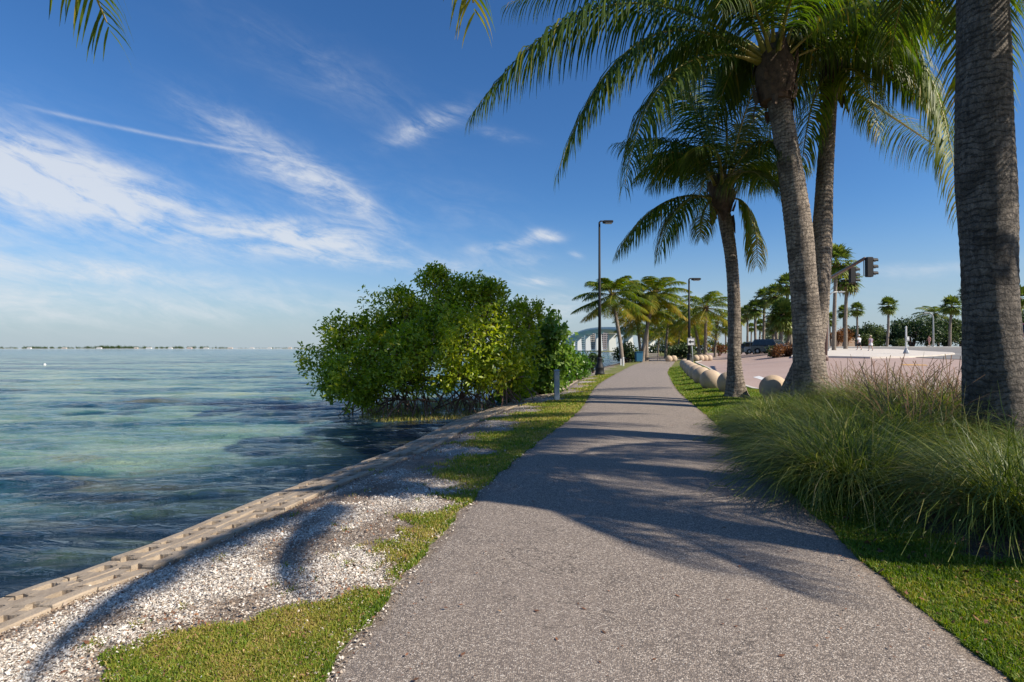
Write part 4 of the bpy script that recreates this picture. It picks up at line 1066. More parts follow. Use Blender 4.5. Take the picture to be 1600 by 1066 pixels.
def bush(name, label, cat, lob, D, n, size, matl, seed=0, base_px=None, group=None, stems=True, tint=0.45, aspect=0.55, clump=8, depth=0.5):
    xs = [l[0] for l in lob]; bx = base_px[0] if base_px else sum(xs)/len(xs)
    b = Vector(((bx-800)/F*D, D, 0)); b.z = zat(b.x, b.y)
    r_ = empty(name, b, label=label, cat=cat, group=group); g = random.Random(seed)
    C_ = []; R_ = []
    for (px, py, rr) in lob:
        dd = g.uniform(-1, 1)*depth; p = V(px, py, D+dd)-b; C_.append(p); R_.append(rr/F*(D+dd))
    leaf_cloud('foliage', C_, R_, n, size, matl, r_, seed, shell=0.3, clump=clump, tint=tint, aspect=aspect)
    if stems:
        mb = MB()
        for c, r in zip(C_, R_):
            limb(mb, (g.uniform(-.15, .15), g.uniform(-.1, .1), -0.05), c, 0.03*D/18, 0.008*D/18, g, n=5, wig=0.3)
        mb.build('stems', M['bark'], r_, smooth=True)
    return r_
bush('sea_grape_shrub', 'bright large-leaved shrub between the mangrove and the lawn edge', 'shrub', [(862, 500, 12), (868, 522, 18), (850, 545, 26), (868, 565, 22), (840, 580, 30), (860, 600, 22), (878, 548, 14), (822, 605, 26), (848, 515, 14), (790, 618, 20)], 19.3, 5200, 0.20, M['seagrape'], 7, base_px=(850, 620), aspect=0.72, clump=5, tint=0.85)
bush('low_shrub', 'low bright green shrub on the shore left of the lamp post base', 'shrub', [(893, 570, 12), (905, 578, 13), (890, 588, 12), (912, 566, 8), (900, 560, 8)], 27, 1800, 0.19, M['seagrape'], 8, base_px=(900, 592), aspect=0.7, clump=5)
bush('low_shrub', 'darker low shrub on the shore just behind the lamp post', 'shrub', [(920, 563, 9), (931, 560, 8), (924, 570, 8)], 34, 900, 0.2, M['hedge'], 9, base_px=(925, 575))
bush('low_shrub', 'rounded green shrub at the foot of the leftmost far coconut palm', 'shrub', [(975, 550, 10), (985, 552, 10), (968, 556, 8), (992, 556, 7), (978, 543, 6)], 58, 1300, 0.33, M['hedge'], 10, base_px=(978, 562), tint=0.7)

# ------------------------------------------------------------------ ornamental grass
def tussock(seed, n=1500, L=1.15, wind=(-0.25, -0.15), plume=False, spread=0.16, w=0.0078, rise=0.9):
    g = np.random.default_rng(seed); seg = 6
    a = g.uniform(0, 2*PI, n); r0 = spread*g.random(n)**0.5
    p = np.stack([np.cos(a)*r0, np.sin(a)*r0, np.zeros(n)], -1)
    a2 = a+g.normal(0, 0.5, n); til = 0.15+0.75*g.random(n)**0.8
    if plume: til *= 0.55
    d = nrm(np.stack([np.cos(a2)*til, np.sin(a2)*til, np.full(n, rise)], -1))
    l = L*g.uniform(0.55, 1.1, n); wd = nrm(np.stack([-np.sin(a2+g.normal(0, .6, n)), np.cos(a2+g.normal(0, .6, n)), np.zeros(n)], -1))
    gv = g.uniform(0.22, 0.66, n)*(0.55 if plume else 1); rows = []
    kick = g.normal(0, 0.07, (n, 3))
    for s in range(seg+1):
        f = s/seg; ww = w*(1-f)**0.6*0.5+0.0007
        if plume and f > 0.62: ww = w*1.2
        rows.append(np.stack([p-wd*ww, p+wd*ww], 1)); p = p+d*(l/seg)[:, None]
        d = nrm(d+np.stack([np.full(n, wind[0]*0.35)*f, np.full(n, wind[1]*0.35)*f, -gv*(0.35+1.5*f)], -1)+kick)
    Vv = np.stack(rows, 1); Vv[..., 2] = np.maximum(Vv[..., 2], 0.02+0.02*g.random(Vv.shape[:-1]))
    base = np.arange(n)*(seg+1)*2
    q_ = np.concatenate([np.stack([base+2*s, base+2*s+1, base+2*s+3, base+2*s+2], -1) for s in range(seg)])
    tn = np.clip(0.36+0.16*np.sin(a*7+seed)+0.08*np.sin(a*17)+g.normal(0, 0.12, n)+(g.random(n) < 0.13)*0.42, 0, 1)
    return Vv.reshape(-1, 3), q_, np.repeat(tn, (seg+1)*2)
WND = [(-0.45, -0.25), (-0.1, -0.35), (0.35, -0.25), (-0.55, 0.1), (0.15, -0.5)]
tus = [tussock(50+i, n=2100, L=(1.22, 1.25, 1.2, 1.18, 1.62)[i], spread=0.2, rise=(0.62, 0.7, 0.6, 0.55, 0.75)[i], wind=WND[i]) for i in range(5)]; plm = [tussock(70+i, n=110, L=1.30, plume=True, w=0.0036, spread=0.28) for i in range(2)]
TM = []
for i, (v, q_, tn) in enumerate(tus):
    o_ = np_mesh('blades', v, quads=q_, mats=[M['muhly']], tint=tn); TM.append(o_.data); bpy.data.objects.remove(o_)
PM = []
for i, (v, q_, tn) in enumerate(plm):
    o_ = np_mesh('plumes', v, quads=q_, mats=[M['plume']], tint=tn); PM.append(o_.data); bpy.data.objects.remove(o_)
def clump(x, y, label, sc=1.0, k=0, rz=0.0, plumes=False, hz=1.0):
    r_ = empty('ornamental_grass_clump', (x, y, zat(x, y)-0.01), rz, label=label, cat='grass clump', group='ornamental grass clumps beside the path')
    r_.scale = (sc*1.1, sc*1.1, sc*hz)
    o_ = bpy.data.objects.new('blades', TM[k]); col.objects.link(o_); o_.parent = r_
    if plumes:
        o_ = bpy.data.objects.new('plumes', PM[k % 2]); col.objects.link(o_); o_.parent = r_
VAR = [4, 4, 0, 3, 0, 3, 0, 1, 2, 0, 2, 2, 1, 3, 0, 1, 2, 1, 0, 1, 2, 2, 1, 0, 2, 3]
CL = [ # px, D, scale, plume, label
 (1332, 5.1, 1.05, 0, 'big windblown grass clump arching over the path edge, its blades hanging onto the path'),
 (1612, 3.95, 1.05, 0, 'drooping grass clump nearest the viewer at the right edge of the picture'),
 (1300, 5.9, 0.92, 0, 'green grass clump leaning out over the path edge right behind the big drooping one'),
 (1262, 6.9, 0.88, 0, 'grass clump on the path edge level with the dark mulch gap'),
 (1215, 7.9, 0.86, 0, 'grass clump spilling over the path edge, third from the lawn end'),
 (1190, 9.3, 0.80, 0, 'low grass clump on the path edge next to last before the lawn'),
 (1205, 10.6, 0.80, 0, 'grass clump half covering the nearest tan ball'),
 (1345, 6.6, 1.0, 0, 'tall light-tipped grass clump in the middle of the bed'),
 (1420, 7.2, 1.0, 1, 'grass clump with few plumes between the middle of the bed and the dark trunk'),
 (1485, 6.5, 0.85, 0, 'grass clump just left of the foot of the dark trunk'),
 (1600, 5.7, 0.78, 0, 'grass clump in front of the foot of the dark trunk'),
 (1640, 4.9, 0.75, 0, 'grass clump right of the dark trunk at the picture edge'),
 (1330, 8.7, 0.95, 0, 'grass clump at the foot of the stout curved palm'),
 (1280, 9.8, 0.85, 0, 'grass clump in front of the crossing palm pair'),
 (1250, 11.2, 0.8, 0, 'small grass clump right against the crossing palm pair'),
 (1365, 9.9, 1.05, 1, 'plumed grass clump left of the back row behind the stout palm'),
 (1405, 9.0, 1.08, 1, 'tallest plumed grass clump seen against the pink road'),
 (1450, 8.6, 1.08, 1, 'plumed grass clump with a reddish haze of seed heads mid back row'),
 (1492, 8.1, 1.05, 1, 'plumed grass clump beside the left flank of the dark trunk'),
 (1330, 11.3, 0.95, 1, 'faint plumed grass clump just right of the crossing palms'),
 (1545, 8.3, 1.0, 1, 'plumed grass clump hidden behind the dark trunk'),
 (1450, 6.8, 0.8, 0, 'short shaded grass clump beside the dark mulch gap'),
 (1500, 7.2, 0.85, 0, 'grass clump leaning on the dark trunk from behind'),
 (1760, 6.0, 0.9, 0, 'grass clump outside the picture to the right of the dark trunk'),
 (1700, 7.6, 0.95, 1, 'plumed grass clump outside the picture behind the dark trunk'),
 (2000, 4.6, 0.9, 0, 'grass clump farthest outside the picture on the right'),
]
for i, (px, D, sc, pl_, lb) in enumerate(CL):
    clump((px-800)/F*D, D, lb, sc*(0.80 if VAR[i] == 4 else 1), VAR[i], 0.35*math.sin(i*2.1), bool(pl_), (0.62 if not pl_ else 0.86) if VAR[i] != 4 else 0.80)

# ------------------------------------------------------------------ lawn, shells, litter
def scatter(N, x0, x1, y0, y1, power, seed):
    g = np.random.default_rng(seed); u = g.random(N)
    if power == 0: y = y0+(y1-y0)*u
    else:   # density falls with distance
        y = (y0**(-power)+(y1**(-power)-y0**(-power))*u)**(-1/power)
    f = y/y0; xa = x0(y); xb = x1(y); x = xa+(xb-xa)*g.random(N); return x, y, g
def lawn(seed, N, x0, x1, y0, y1, power, edge_over=0.0):
    x, y, g = scatter(N, x0, x1, y0, y1, power, seed)
    S_ = sdist(x, y); gm = grass_mask(x, y, S_)
    n_ = 0.5+0.22*np.sin(x*7.3+np.sin(y*5.1)*1.3)*np.sin(y*6.1+1.2*np.sin(x*4.7))+0.20*np.sin(x*23+y*3)*np.sin(y*19-x*5)
    k_ = (gm+(n_-0.5)*1.1) > g.uniform(0.25, 0.85, N)
    inp = (x > xL(y)+0.035*np.sin(y*9)+0.02) & (x < xR(y)-0.03-0.03*np.sin(y*7)); k_ &= ~inp
    x, y = x[k_], y[k_]; return x, y
parts = [lawn(1, 200000, lambda y: -2.1+0*y, lambda y: xL(y)+0.04, 1.9, 6.0, 1.0), lawn(2, 90000, lambda y: xL(y)-2.8, lambda y: xL(y)+0.03, 6.0, 30.0, 1.0),
         lawn(3, 260000, lambda y: xR(y)-0.04, lambda y: xR(y)+2.2, 1.6, 9.0, 1.0), lawn(4, 120000, lambda y: xR(y)-0.03, lambda y: xRoad(y)-0.02, 9.0, 40.0, 1.2)]
gx_ = np.concatenate([p[0] for p in parts]); gy_ = np.concatenate([p[1] for p in parts])
hh = np.where(gx_ > xL(gy_), 0.034, 0.028)*(1+gy_/18); ww_ = 0.0042*(1+gy_/4.5)
right_ = gx_ > xL(gy_)
dryn = 0.5+0.3*np.sin(gx_*2.3+1.1*np.sin(gy_*1.7))*np.sin(gy_*2.9+gx_)+0.3*np.sin(gx_*9.1+gy_*4)*np.sin(gy_*8.3-gx_*3)+0.2*np.sin(gx_*23)*np.sin(gy_*21)
tn_ = np.where(right_, 0.34, 0.58)+0.42*(dryn-0.5)
def lawn_mesh():
    g = np.random.default_rng(8); N = len(gx_); h = hh*g.uniform(0.5, 1.25, N); a = g.uniform(0, 2*PI, N); la = g.uniform(0, 2*PI, N); ll = 0.9*g.random(N)
    z = Z(gx_, gy_)-0.014
    b = np.stack([gx_, gy_, z], -1); wv = np.stack([np.cos(a), np.sin(a), 0*a], -1)*ww_[:, None]*0.5
    t_ = b+np.stack([np.cos(la)*ll, np.sin(la)*ll, np.ones(N)-0.35*ll], -1)*h[:, None]
    m_ = b+np.stack([np.cos(la)*ll*0.3, np.sin(la)*ll*0.3, 0.6*np.ones(N)], -1)*h[:, None]
    vs = np.stack([b-wv, b+wv, m_+wv*0.8, m_-wv*0.8, t_], 1).reshape(-1, 3); o_ = np.arange(N)*5
    tn = np.clip(np.repeat(tn_+g.normal(0, 0.17, N)+(g.random(N) < 0.09)*0.4, 5), 0, 1)
    return np_mesh('grass', vs, quads=np.stack([o_, o_+1, o_+2, o_+3], -1), tris=np.stack([o_+3, o_+2, o_+4], -1), mats=[M['grass']], tint=tn)
tag(lawn_mesh(), 'short green and straw coloured lawn grass along both path edges', 'grass', kind='stuff')
def chips(name, N, y0, y1, x0, x1, size, matl, seed, cond, tint_mu=0.65, tv=0.25, label='', cat='', power=1.0, flat=0.35, tfn=None):
    x, y, g = scatter(N, x0, x1, y0, y1, power, seed); S_ = sdist(x, y); k_ = cond(x, y, S_, g); x, y = x[k_], y[k_]; N = len(x)
    s_ = size*g.lognormal(0, 0.35, N)*(1+y/16); a = g.uniform(0, 2*PI, N); ta, tb = g.normal(0, flat, N), g.normal(0, flat, N)
    tm = np.full(N, tint_mu) if tfn is None else tint_mu+tfn(x, y, S_[k_])
    u = np.stack([np.cos(a), np.sin(a), ta], -1)*s_[:, None]*0.5; v = np.stack([-np.sin(a), np.cos(a), tb], -1)*(s_*g.uniform(0.4, 0.9, N))[:, None]*0.5
    z = Z(x, y)+0.004+s_*0.12; z = np.where((S_[k_] > 0.02) & (S_[k_] < 0.66), z-0.006, z)
    c = np.stack([x, y, z], -1); up = np.array([0, 0, 1.0])*(s_*0.22)[:, None]
    vs = np.stack([c-u, c-u*0.2-v+up*0.3, c+u*1.0, c+v-u*0.1, c+up], 1).reshape(-1, 3); o_ = np.arange(N)*5
    tr = np.concatenate([np.stack([o_+i, o_+(i+1) % 4, o_+4], -1) for i in range(4)])
    o = np_mesh(name, vs, tris=tr, mats=[matl], tint=np.clip(np.repeat(tm+g.normal(0, tv, N), 5), 0, 1)); tag(o, label, cat, kind='stuff')
def shell_cond(x, y, S_, g):
    gm = grass_mask(x, y, S_); pr_ = (1-0.85*gm)*np.clip((S_-0.50)/0.25, 0.10, 1)
    pr_ *= 1-0.80*dirt_shade(x, y, S_)
    return (g.random(len(x)) < np.clip(pr_, 0.05, 1)) & (S_ > 0.04) & (x < xL(y)-0.01)
chips('shell_fragments', 210000, 1.9, 14, lambda y: np.interp(y, [2, 4, 6, 9, 14], [-3.8, -3.3, -2.9, -2.4, -1.6]), lambda y: xL(y), 0.0086, M['chip'], 31, shell_cond, 0.62, 0.28, 'white broken shell spread between the revetment and the grass', 'shells', tfn=lambda x, y, S_: -0.42*dirt_shade(x, y, S_))
chips('leaf_litter', 9000, 1.9, 16, lambda y: np.interp(y, [2, 4, 6, 9, 16], [-3.6, -3.0, -2.6, -2.0, -0.4]), lambda y: xL(y)+0.02, 0.011, M['litter'], 32, lambda x, y, S_, g: (S_ > 0.3) & (g.random(len(x)) < 0.25+0.75*(np.sin(x*3.1+np.sin(y*2.2)*1.5)*np.sin(y*3.7+x) > 0.2)), 0.45, 0.3, 'brown dry leaf bits lying among the shells and grass', 'dry leaves', flat=0.6)
chips('leaf_litter', 2600, 2.2, 12, lambda y: xR(y)-0.02, lambda y: xR(y)+2.6, 0.020, M['litter'], 33, lambda x, y, S_, g: (g.random(len(x)) < 0.8), 0.30, 0.25, 'brown dry leaf bits lying under the ornamental grass', 'dry leaves', flat=0.6)
chips('shell_fragments', 3000, 2.2, 9, lambda y: xL(y)-0.03, lambda y: xL(y)+0.10, 0.010, M['chip'], 34, lambda x, y, S_, g: (g.random(len(x)) < 0.35), 0.5, 0.25, 'few shell bits strewn along the left path edge', 'shells')

# ------------------------------------------------------------------ tan concrete balls along the lawn
BALLS = [(1208, 16.0*0.875*1.0, 'tan concrete ball half hidden by the ornamental grass, nearest of the curved row'),
         (1139, 16.2, 'tan concrete ball behind the foot of the lone palm'),
         (1110, 17.7, 'tan concrete ball in full view on the lawn left of the lone palm'),
         (1096.5, 20.3, 'tan concrete ball just beyond the one in full view'),
         (1088.5, 22.8, 'second tan concrete ball beyond the one in full view'),
         (1082.5, 25.4, 'third tan concrete ball beyond the one in full view'),
         (1078, 28.4, 'fourth tan concrete ball beyond the one in full view, by the sign post'),
         (1074, 32, 'tan concrete ball just left of the second lamp post foot'),
         (1070, 36.5, 'last tan concrete ball of the near curved row'),
         (1087.5, 58, 'leftmost ball of the far group of four beyond the sign'),
         (1094.5, 58.5, 'second ball from the left in the far group of four beyond the sign'),
         (1101, 59, 'third ball from the left in the far group of four beyond the sign'),
         (1107.5, 59.5, 'rightmost ball of the far group of four beyond the sign'),
         (1045, 59, 'left ball of the distant pair at the end of the path'),
         (1052.5, 59.5, 'right ball of the distant pair at the end of the path')]
bm_ = bmesh.new(); bmesh.ops.create_uvsphere(bm_, u_segments=36, v_segments=20, radius=0.345)
for v in bm_.verts:
    if v.co.z < -0.30: v.co.z = -0.30
ball_me = bpy.data.meshes.new('concrete_ball'); bm_.to_mesh(ball_me); bm_.free(); ball_me.materials.append(M['ball']); ball_me.polygons.foreach_set('use_smooth', [True]*len(ball_me.polygons))
for px, D, lb in BALLS:
    o = bpy.data.objects.new('concrete_ball', ball_me); col.objects.link(o); x = (px-800)/F*D
    o.location = (x, D, zat(x, D)+0.28); o.rotation_euler = (0, 0, D); o.scale = (1.12 if D > 58 else 1,)*3; tag(o, lb, 'concrete ball', 'tan concrete balls along the lawn and the kerb')

# ------------------------------------------------------------------ lamp posts
def lamp(px, D, H, label, heavy=True, dirx=1):
    b = G(px, D); r_ = empty('street_lamp', b, label=label, cat='street lamp', group='black street lamps along the path')
    mb = MB(); mb.lathe([(0.27, 0), (0.27, 0.10), (0.24, 0.14), (0.235, 0.33), (0.25, 0.36), (0.25, 0.42), (0.20, 0.50), (0.155, 0.66), (0.135, 0.82), (0.15, 0.85), (0.15, 0.92), (0.10, 0.97)], 20)
    mb.build('base', M['black_paint'], r_, smooth=True)
    mb = MB(); mb.tube([(0, 0, 0.9), (0, 0, H*0.5), (0, 0, H-0.05)], [0.095, 0.075, 0.055], n=12)
    mb.tube([(0, 0, H-0.06), (0.06*dirx, 0, H+0.02), (0.28*dirx, 0, H+0.03)], [0.05, 0.04, 0.035], n=8); mb.build('pole', M['black_paint'], r_, smooth=True)
    mb = MB(); mb.box((0.47*dirx, 0, H-0.02), (0.55, 0.36, 0.13), bev=0.03); hd = mb.build('lamp_head', M['black_paint'], r_)
    mb = MB(); mb.box((0.50*dirx, 0, H-0.10), (0.38, 0.26, 0.03)); mb.build('lens', M['lens'], hd)
DLP = 1.4*850/39.5
lamp(937, DLP, (584-344)/F*DLP, 'tall black lamp post standing in the lawn left of the path')
lamp(1077, 36, (574-434)/F*36, 'smaller looking black lamp post further along, behind the row of balls')

# sign on its leaning post beside the second lamp
b = G(1082, 33); r_ = empty('path_sign', b, label='small white square sign with a dark arrow on a leaning grey post', cat='sign')
mb = MB(); mb.tube([(0.02, 0, 0), (0, 0, 1.0), (-0.10, 0, 2.05)], [0.03, 0.03, 0.03], n=8); mb.build('post', M['galv'], r_, smooth=True)
mb = MB(); mb.box((-0.10, -0.04, 1.72), (0.46, 0.02, 0.46), bev=0.005); sg = mb.build('sign_plate', M['white_paint'], r_)
mb = MB(); mb.prism([(-0.26, 1.72), (-0.12, 1.84), (-0.12, 1.76), (0.06, 1.76), (0.06, 1.68), (-0.12, 1.68), (-0.12, 1.60)], 'y', -0.058, -0.052); mb.build('arrow', M['black_paint'], sg)
mb = MB()
for a, bb in (((-0.10, -0.055, 1.93), (0.42, 0.004, 0.022)), ((-0.10, -0.055, 1.51), (0.42, 0.004, 0.022)), ((-0.30, -0.055, 1.72), (0.022, 0.004, 0.396)), ((0.10, -0.055, 1.72), (0.022, 0.004, 0.396))): mb.box(a, bb)
mb.build('border', M['black_paint'], sg)

# bollards
b = base_at(870, 623, 0.0); r_ = empty('path_bollard', b, label='grey blue square bollard on the grass at the right end of the mangrove', cat='bollard')
mb = MB(); mb.box((0, 0, 0.40), (0.145, 0.145, 0.80), bev=0.012); mb.build('post', M['greyblue'], r_)
mb = MB(); mb.box((0, 0, 0.83), (0.165, 0.165, 0.06), bev=0.015, taper=0.8); mb.build('cap', M['greyblue'], r_)
mb = MB(); mb.box((0, -0.076, 0.62), (0.10, 0.008, 0.14)); mb.build('louvre', M['galv'], r_)
for px, D, h, lb in ((974, 44, 0.66, 'taller of two small white posts on the lawn before the far palms'), (970, 46, 0.5, 'shorter of two small white posts on the lawn before the far palms')):
    b = G(px, D); r_ = empty('white_post', b, label=lb, cat='post', group='small white posts on the lawn')
    mb = MB(); mb.box((0, 0, h/2), (0.11, 0.11, h), bev=0.01); mb.build('post', M['white_paint'], r_)
    mb = MB(); mb.box((0, 0, h+0.03), (0.14, 0.14, 0.06), bev=0.015, taper=0.7); mb.build('cap', M['white_paint'], r_)

# bench, blue bin beyond
def bench(px, D, rz, label):
    b = G(px, D); r_ = empty('park_bench', b, rz, label=label, cat='bench')
    mb = MB()
    for k in range(4): mb.box((0, -0.16+0.115*k, 0.45), (1.6, 0.095, 0.03))
    mb.build('seat', M['wood'], r_)
    mb = MB()
    for k in range(3): mb.box((0, 0.27+0.03*k, 0.60+0.13*k), (1.6, 0.025, 0.10))
    mb.build('backrest', M['wood'], r_)
    for x in (-0.7, 0.7):
        mb = MB(); mb.tube([(x, -0.2, 0), (x, -0.2, 0.43), (x, 0.22, 0.43), (x, 0.36, 0.92)], 0.022, n=6); mb.tube([(x, 0.24, 0), (x, 0.22, 0.43)], 0.022, n=6); mb.build('leg', M['black_paint'], r_)
bench(1021, 60, R(20), 'weathered bench under the far palms at the left path edge')
b = G(998, 56); r_ = empty('blue_bin', b, label='blue two wheeled bin left of the far crossing palm trunks', cat='bin')
mb = MB(); mb.box((0, 0, 0.55), (0.62, 0.7, 0.95), taper=1.12, bev=0.03); mb.build('body', M['blue'], r_)
mb = MB(); mb.box((0, -0.02, 1.06), (0.74, 0.84, 0.07), bev=0.02); mb.tube([(-0.3, 0.42, 1.03), (0.3, 0.42, 1.03)], 0.02, n=6); mb.build('lid', M['blue'], r_)
for x in (-0.26, 0.26):
    mb = MB(); mb.tube([(x-0.03, 0.36, 0.11), (x+0.03, 0.36, 0.11)], 0.11, n=12); mb.build('wheel', M['rubber'], r_)

# ------------------------------------------------------------------ far coconut palms
def far_coconut(px, py, rpx, bpx, D, label, seed, tint=0.42, n=20, second=None, group='coconut palms in the far row along the path', lmax=None, trunk_r=None):
    k = F/D; b = G(bpx, D); c = V(px, py, D); L = rpx/k*1.38
    lm = 0.52*(L/2.6)
    tr = trunk_r or 0.17
    mid1 = b.lerp(c, 0.35)+Vector((-(c.x-b.x)*0.12, 0, 0)); mid2 = b.lerp(c, 0.7)+Vector((-(c.x-b.x)*0.05, 0, 0))
    return coconut(label, b, [b-Vector((0, 0, 0.1)), b+Vector((0, 0, 0.25)), mid1, mid2, c], [tr*1.9, tr*1.35, tr*1.05, tr*0.95, tr*0.8], c,
                   ring_fronds(c, n+7, L, seed, span=125, dsc=0.42, grav=0.32, n=int(26 if D > 60 else 40), lmax=lm, w=0.075 if D > 40 else 0.05, tint=tint, seg=3, r0=0.08, rr=0.035), mat_='trunk_far', seed=seed, sheath_r=0.22, sheath_h=0.6, group=group)
FC = [(957, 462, 46, 972, 52, 'leaning coconut palm left of the far row, right beside the tall lamp post', 61),
      (1022, 460, 44, 1004, 58, 'far coconut palm with the tallest crown, one of two crossing slender trunks', 62),
      (1012, 478, 36, 1010, 60, 'lower far coconut palm whose trunk crosses the tallest one', 63),
      (996, 503, 30, 1001, 66, 'small far coconut palm with drooping crown over the bridge end', 64),
      (1103, 482, 40, 1102, 62, 'far coconut palm right of the second lamp post', 65),
      (1044, 498, 34, 1040, 80, 'mid far coconut palm standing right behind the crossing trunks', 66),
      (1062, 508, 32, 1060, 92, 'far coconut palm in the shade left of the second lamp post', 67),
      (1084, 500, 32, 1094, 76, 'far coconut palm with a curved trunk close behind the sign', 68),
      (1030, 515, 26, 1028, 105, 'distant coconut palm deep in the far row, left side', 69),
      (1050, 520, 26, 1051, 118, 'distant coconut palm deep in the far row, middle', 70),
      (1075, 518, 26, 1076, 112, 'distant coconut palm deep in the far row, right side', 71),
      (1120, 505, 26, 1117, 88, 'far coconut palm at the right end of the far row', 72),
      (1092, 522, 22, 1090, 130, 'small distant coconut palm behind the right end of the far row', 73)]
for i, (px, py, r, bx, D, lb, sd2) in enumerate(FC):
    far_coconut(px, py, r, bx, D, lb, sd2, tint=0.41+0.07*math.sin(i*1.7), n=22 if D < 70 else 17)
# hedges under the far row
bush('hedge_plant', 'dark clipped bush under the far palms behind the balls', 'bush', [(1062, 550, 9), (1075, 551, 8), (1052, 550, 8), (1068, 546, 7)], 72, 1600, 0.35, M['hedge'], 15)
bush('hedge_plant', 'tall dark undergrowth closing the view beneath the far palms', 'bush', [(1035, 542, 12), (1055, 538, 14), (1078, 540, 14), (1100, 541, 12), (1118, 543, 9), (1018, 546, 8), (1065, 530, 12), (1090, 530, 12)], 135, 4200, 0.6, M['hedge'], 16, depth=4, tint=0.5)
bush('red_bush', 'small red brown bush in the distance left of the lone palm trunk', 'bush', [(1124, 544, 7), (1130, 546, 6), (1118, 546, 5)], 100, 500, 0.4, M['redbush'], 17)

# ------------------------------------------------------------------ fan palms
def fan_mesh(seed, nf=34, R_=1.0, blades_=13):
    g = np.random.default_rng(seed); vs = []; qs = []; ts = []; o_ = 0
    for i in range(nf):
        f = i/(nf-1); a = i*2.39996+g.normal(0, 0.15); e = R(86-150*f)+g.normal(0, 0.08)
        h = np.array([math.cos(a)*math.cos(e), math.sin(a)*math.cos(e), math.sin(e)]); pl_ = R_*0.45*g.uniform(0.85, 1.1)
        c = h*pl_; sd_ = np.array([-math.sin(a), math.cos(a), 0]); n_ = np.cross(h, sd_); tn = 0.55+g.normal(0, 0.12)+(0.3 if f > 0.86 else 0)-0.1*f
        vs += [list(-sd_*0.012*R_*2), list(sd_*0.012*R_*2), list(c+sd_*0.01*R_), list(c-sd_*0.01*R_)]; qs.append((o_, o_+1, o_+2, o_+3)); ts += [tn]*4; o_ += 4
        for k in range(blades_):
            th_ = (k/(blades_-1)-0.5)*R(215); d = h*math.cos(th_)+sd_*math.sin(th_); l = R_*0.58*(1-0.25*abs(th_)/R(107))*g.uniform(0.85, 1.05)
            pw = np.cross(d, n_)*R_*0.055; m_ = c+d*l*0.62+n_*0.02*((-1)**k); t_ = c+d*l+np.array([0, 0, -0.20*l*g.uniform(0.3, 1.6)])
            vs += [list(c-pw*0.2), list(c+pw*0.2), list(m_+pw), list(t_), list(m_-pw)]; qs.append((o_, o_+1, o_+2, o_+4)); qs.append((o_+4, o_+2, o_+3, o_+3)); ts += [tn+g.normal(0, .05)]*5; o_ += 5
    quads = [q_ for q_ in qs if len(set(q_)) == 4]; tris = [q_[:3] for q_ in qs if len(set(q_)) == 3]
    return np.array(vs), quads, tris, np.clip(ts, 0, 1)
FANM = []
for i in range(3):
    v, q_, t_, tn = fan_mesh(90+i); o_ = np_mesh('crown', v, quads=q_, tris=t_, mats=[M['fan']], tint=tn); FANM.append(o_.data); bpy.data.objects.remove(o_)
SKM = []
for i in range(2):
    g = random.Random(i+5); mb = MB()
    for k in range(70):
        a = g.uniform(0, 2*PI); r0 = g.uniform(0.06, 0.16); z0 = g.uniform(-0.05, 0.05); l = g.uniform(0.3, 0.75); ro = r0+g.uniform(0.10, 0.30)
        u = Vector((math.cos(a), math.sin(a), 0)); sd_ = Vector((-math.sin(a), math.cos(a), 0))*g.uniform(0.03, 0.09)
        p0 = u*r0+Vector((0, 0, z0)); p1 = u*ro+Vector((0, 0, z0-l*0.4)); p2 = u*ro*g.uniform(0.6, 1.1)+Vector((0, 0, z0-l))
        mb.add([p0-sd_*0.3, p0+sd_*0.3, p1+sd_, p1-sd_, p2], [(0, 1, 2, 3), (3, 2, 4)])
    o_ = mb.build('dead_skirt', M['skirt']); SKM.append(o_.data); bpy.data.objects.remove(o_)
def fan_palm(px, py, rpx, bpx, D, label, i, skirt=1.0, tr=0.17, group='fan palms along the road'):
    b = G(bpx, D); c = V(px, py, D); Rm = rpx/F*D*1.35
    r_ = empty('fan_palm', b, label=label, cat='palm tree', group=group)
    g = random.Random(i*7+1); mb = MB(); cl_ = c-b; mid = cl_*0.5+Vector((g.uniform(-.1, .1), 0, 0))
    trunk_tube(mb, [Vector((0, 0, -0.2)), Vector((0, 0, 0.3)), mid, cl_], [tr*1.5, tr*1.2, tr, tr*0.9], seed=i, n=10, step=0.25, ringamp=0.02)
    mb.build('trunk', M['trunk_far'], r_, smooth=True)
    o_ = bpy.data.objects.new('crown', FANM[i % 3]); col.objects.link(o_); o_.parent = r_; o_.location = cl_; o_.scale = (Rm,)*3; o_.rotation_euler = (0, 0, i*1.3)
    if skirt:
        o_ = bpy.data.objects.new('dead_skirt', SKM[i % 2]); col.objects.link(o_); o_.parent = r_; o_.location = cl_; o_.scale = (Rm*skirt, Rm*skirt, Rm*skirt); o_.rotation_euler = (0, 0, i*2.1)
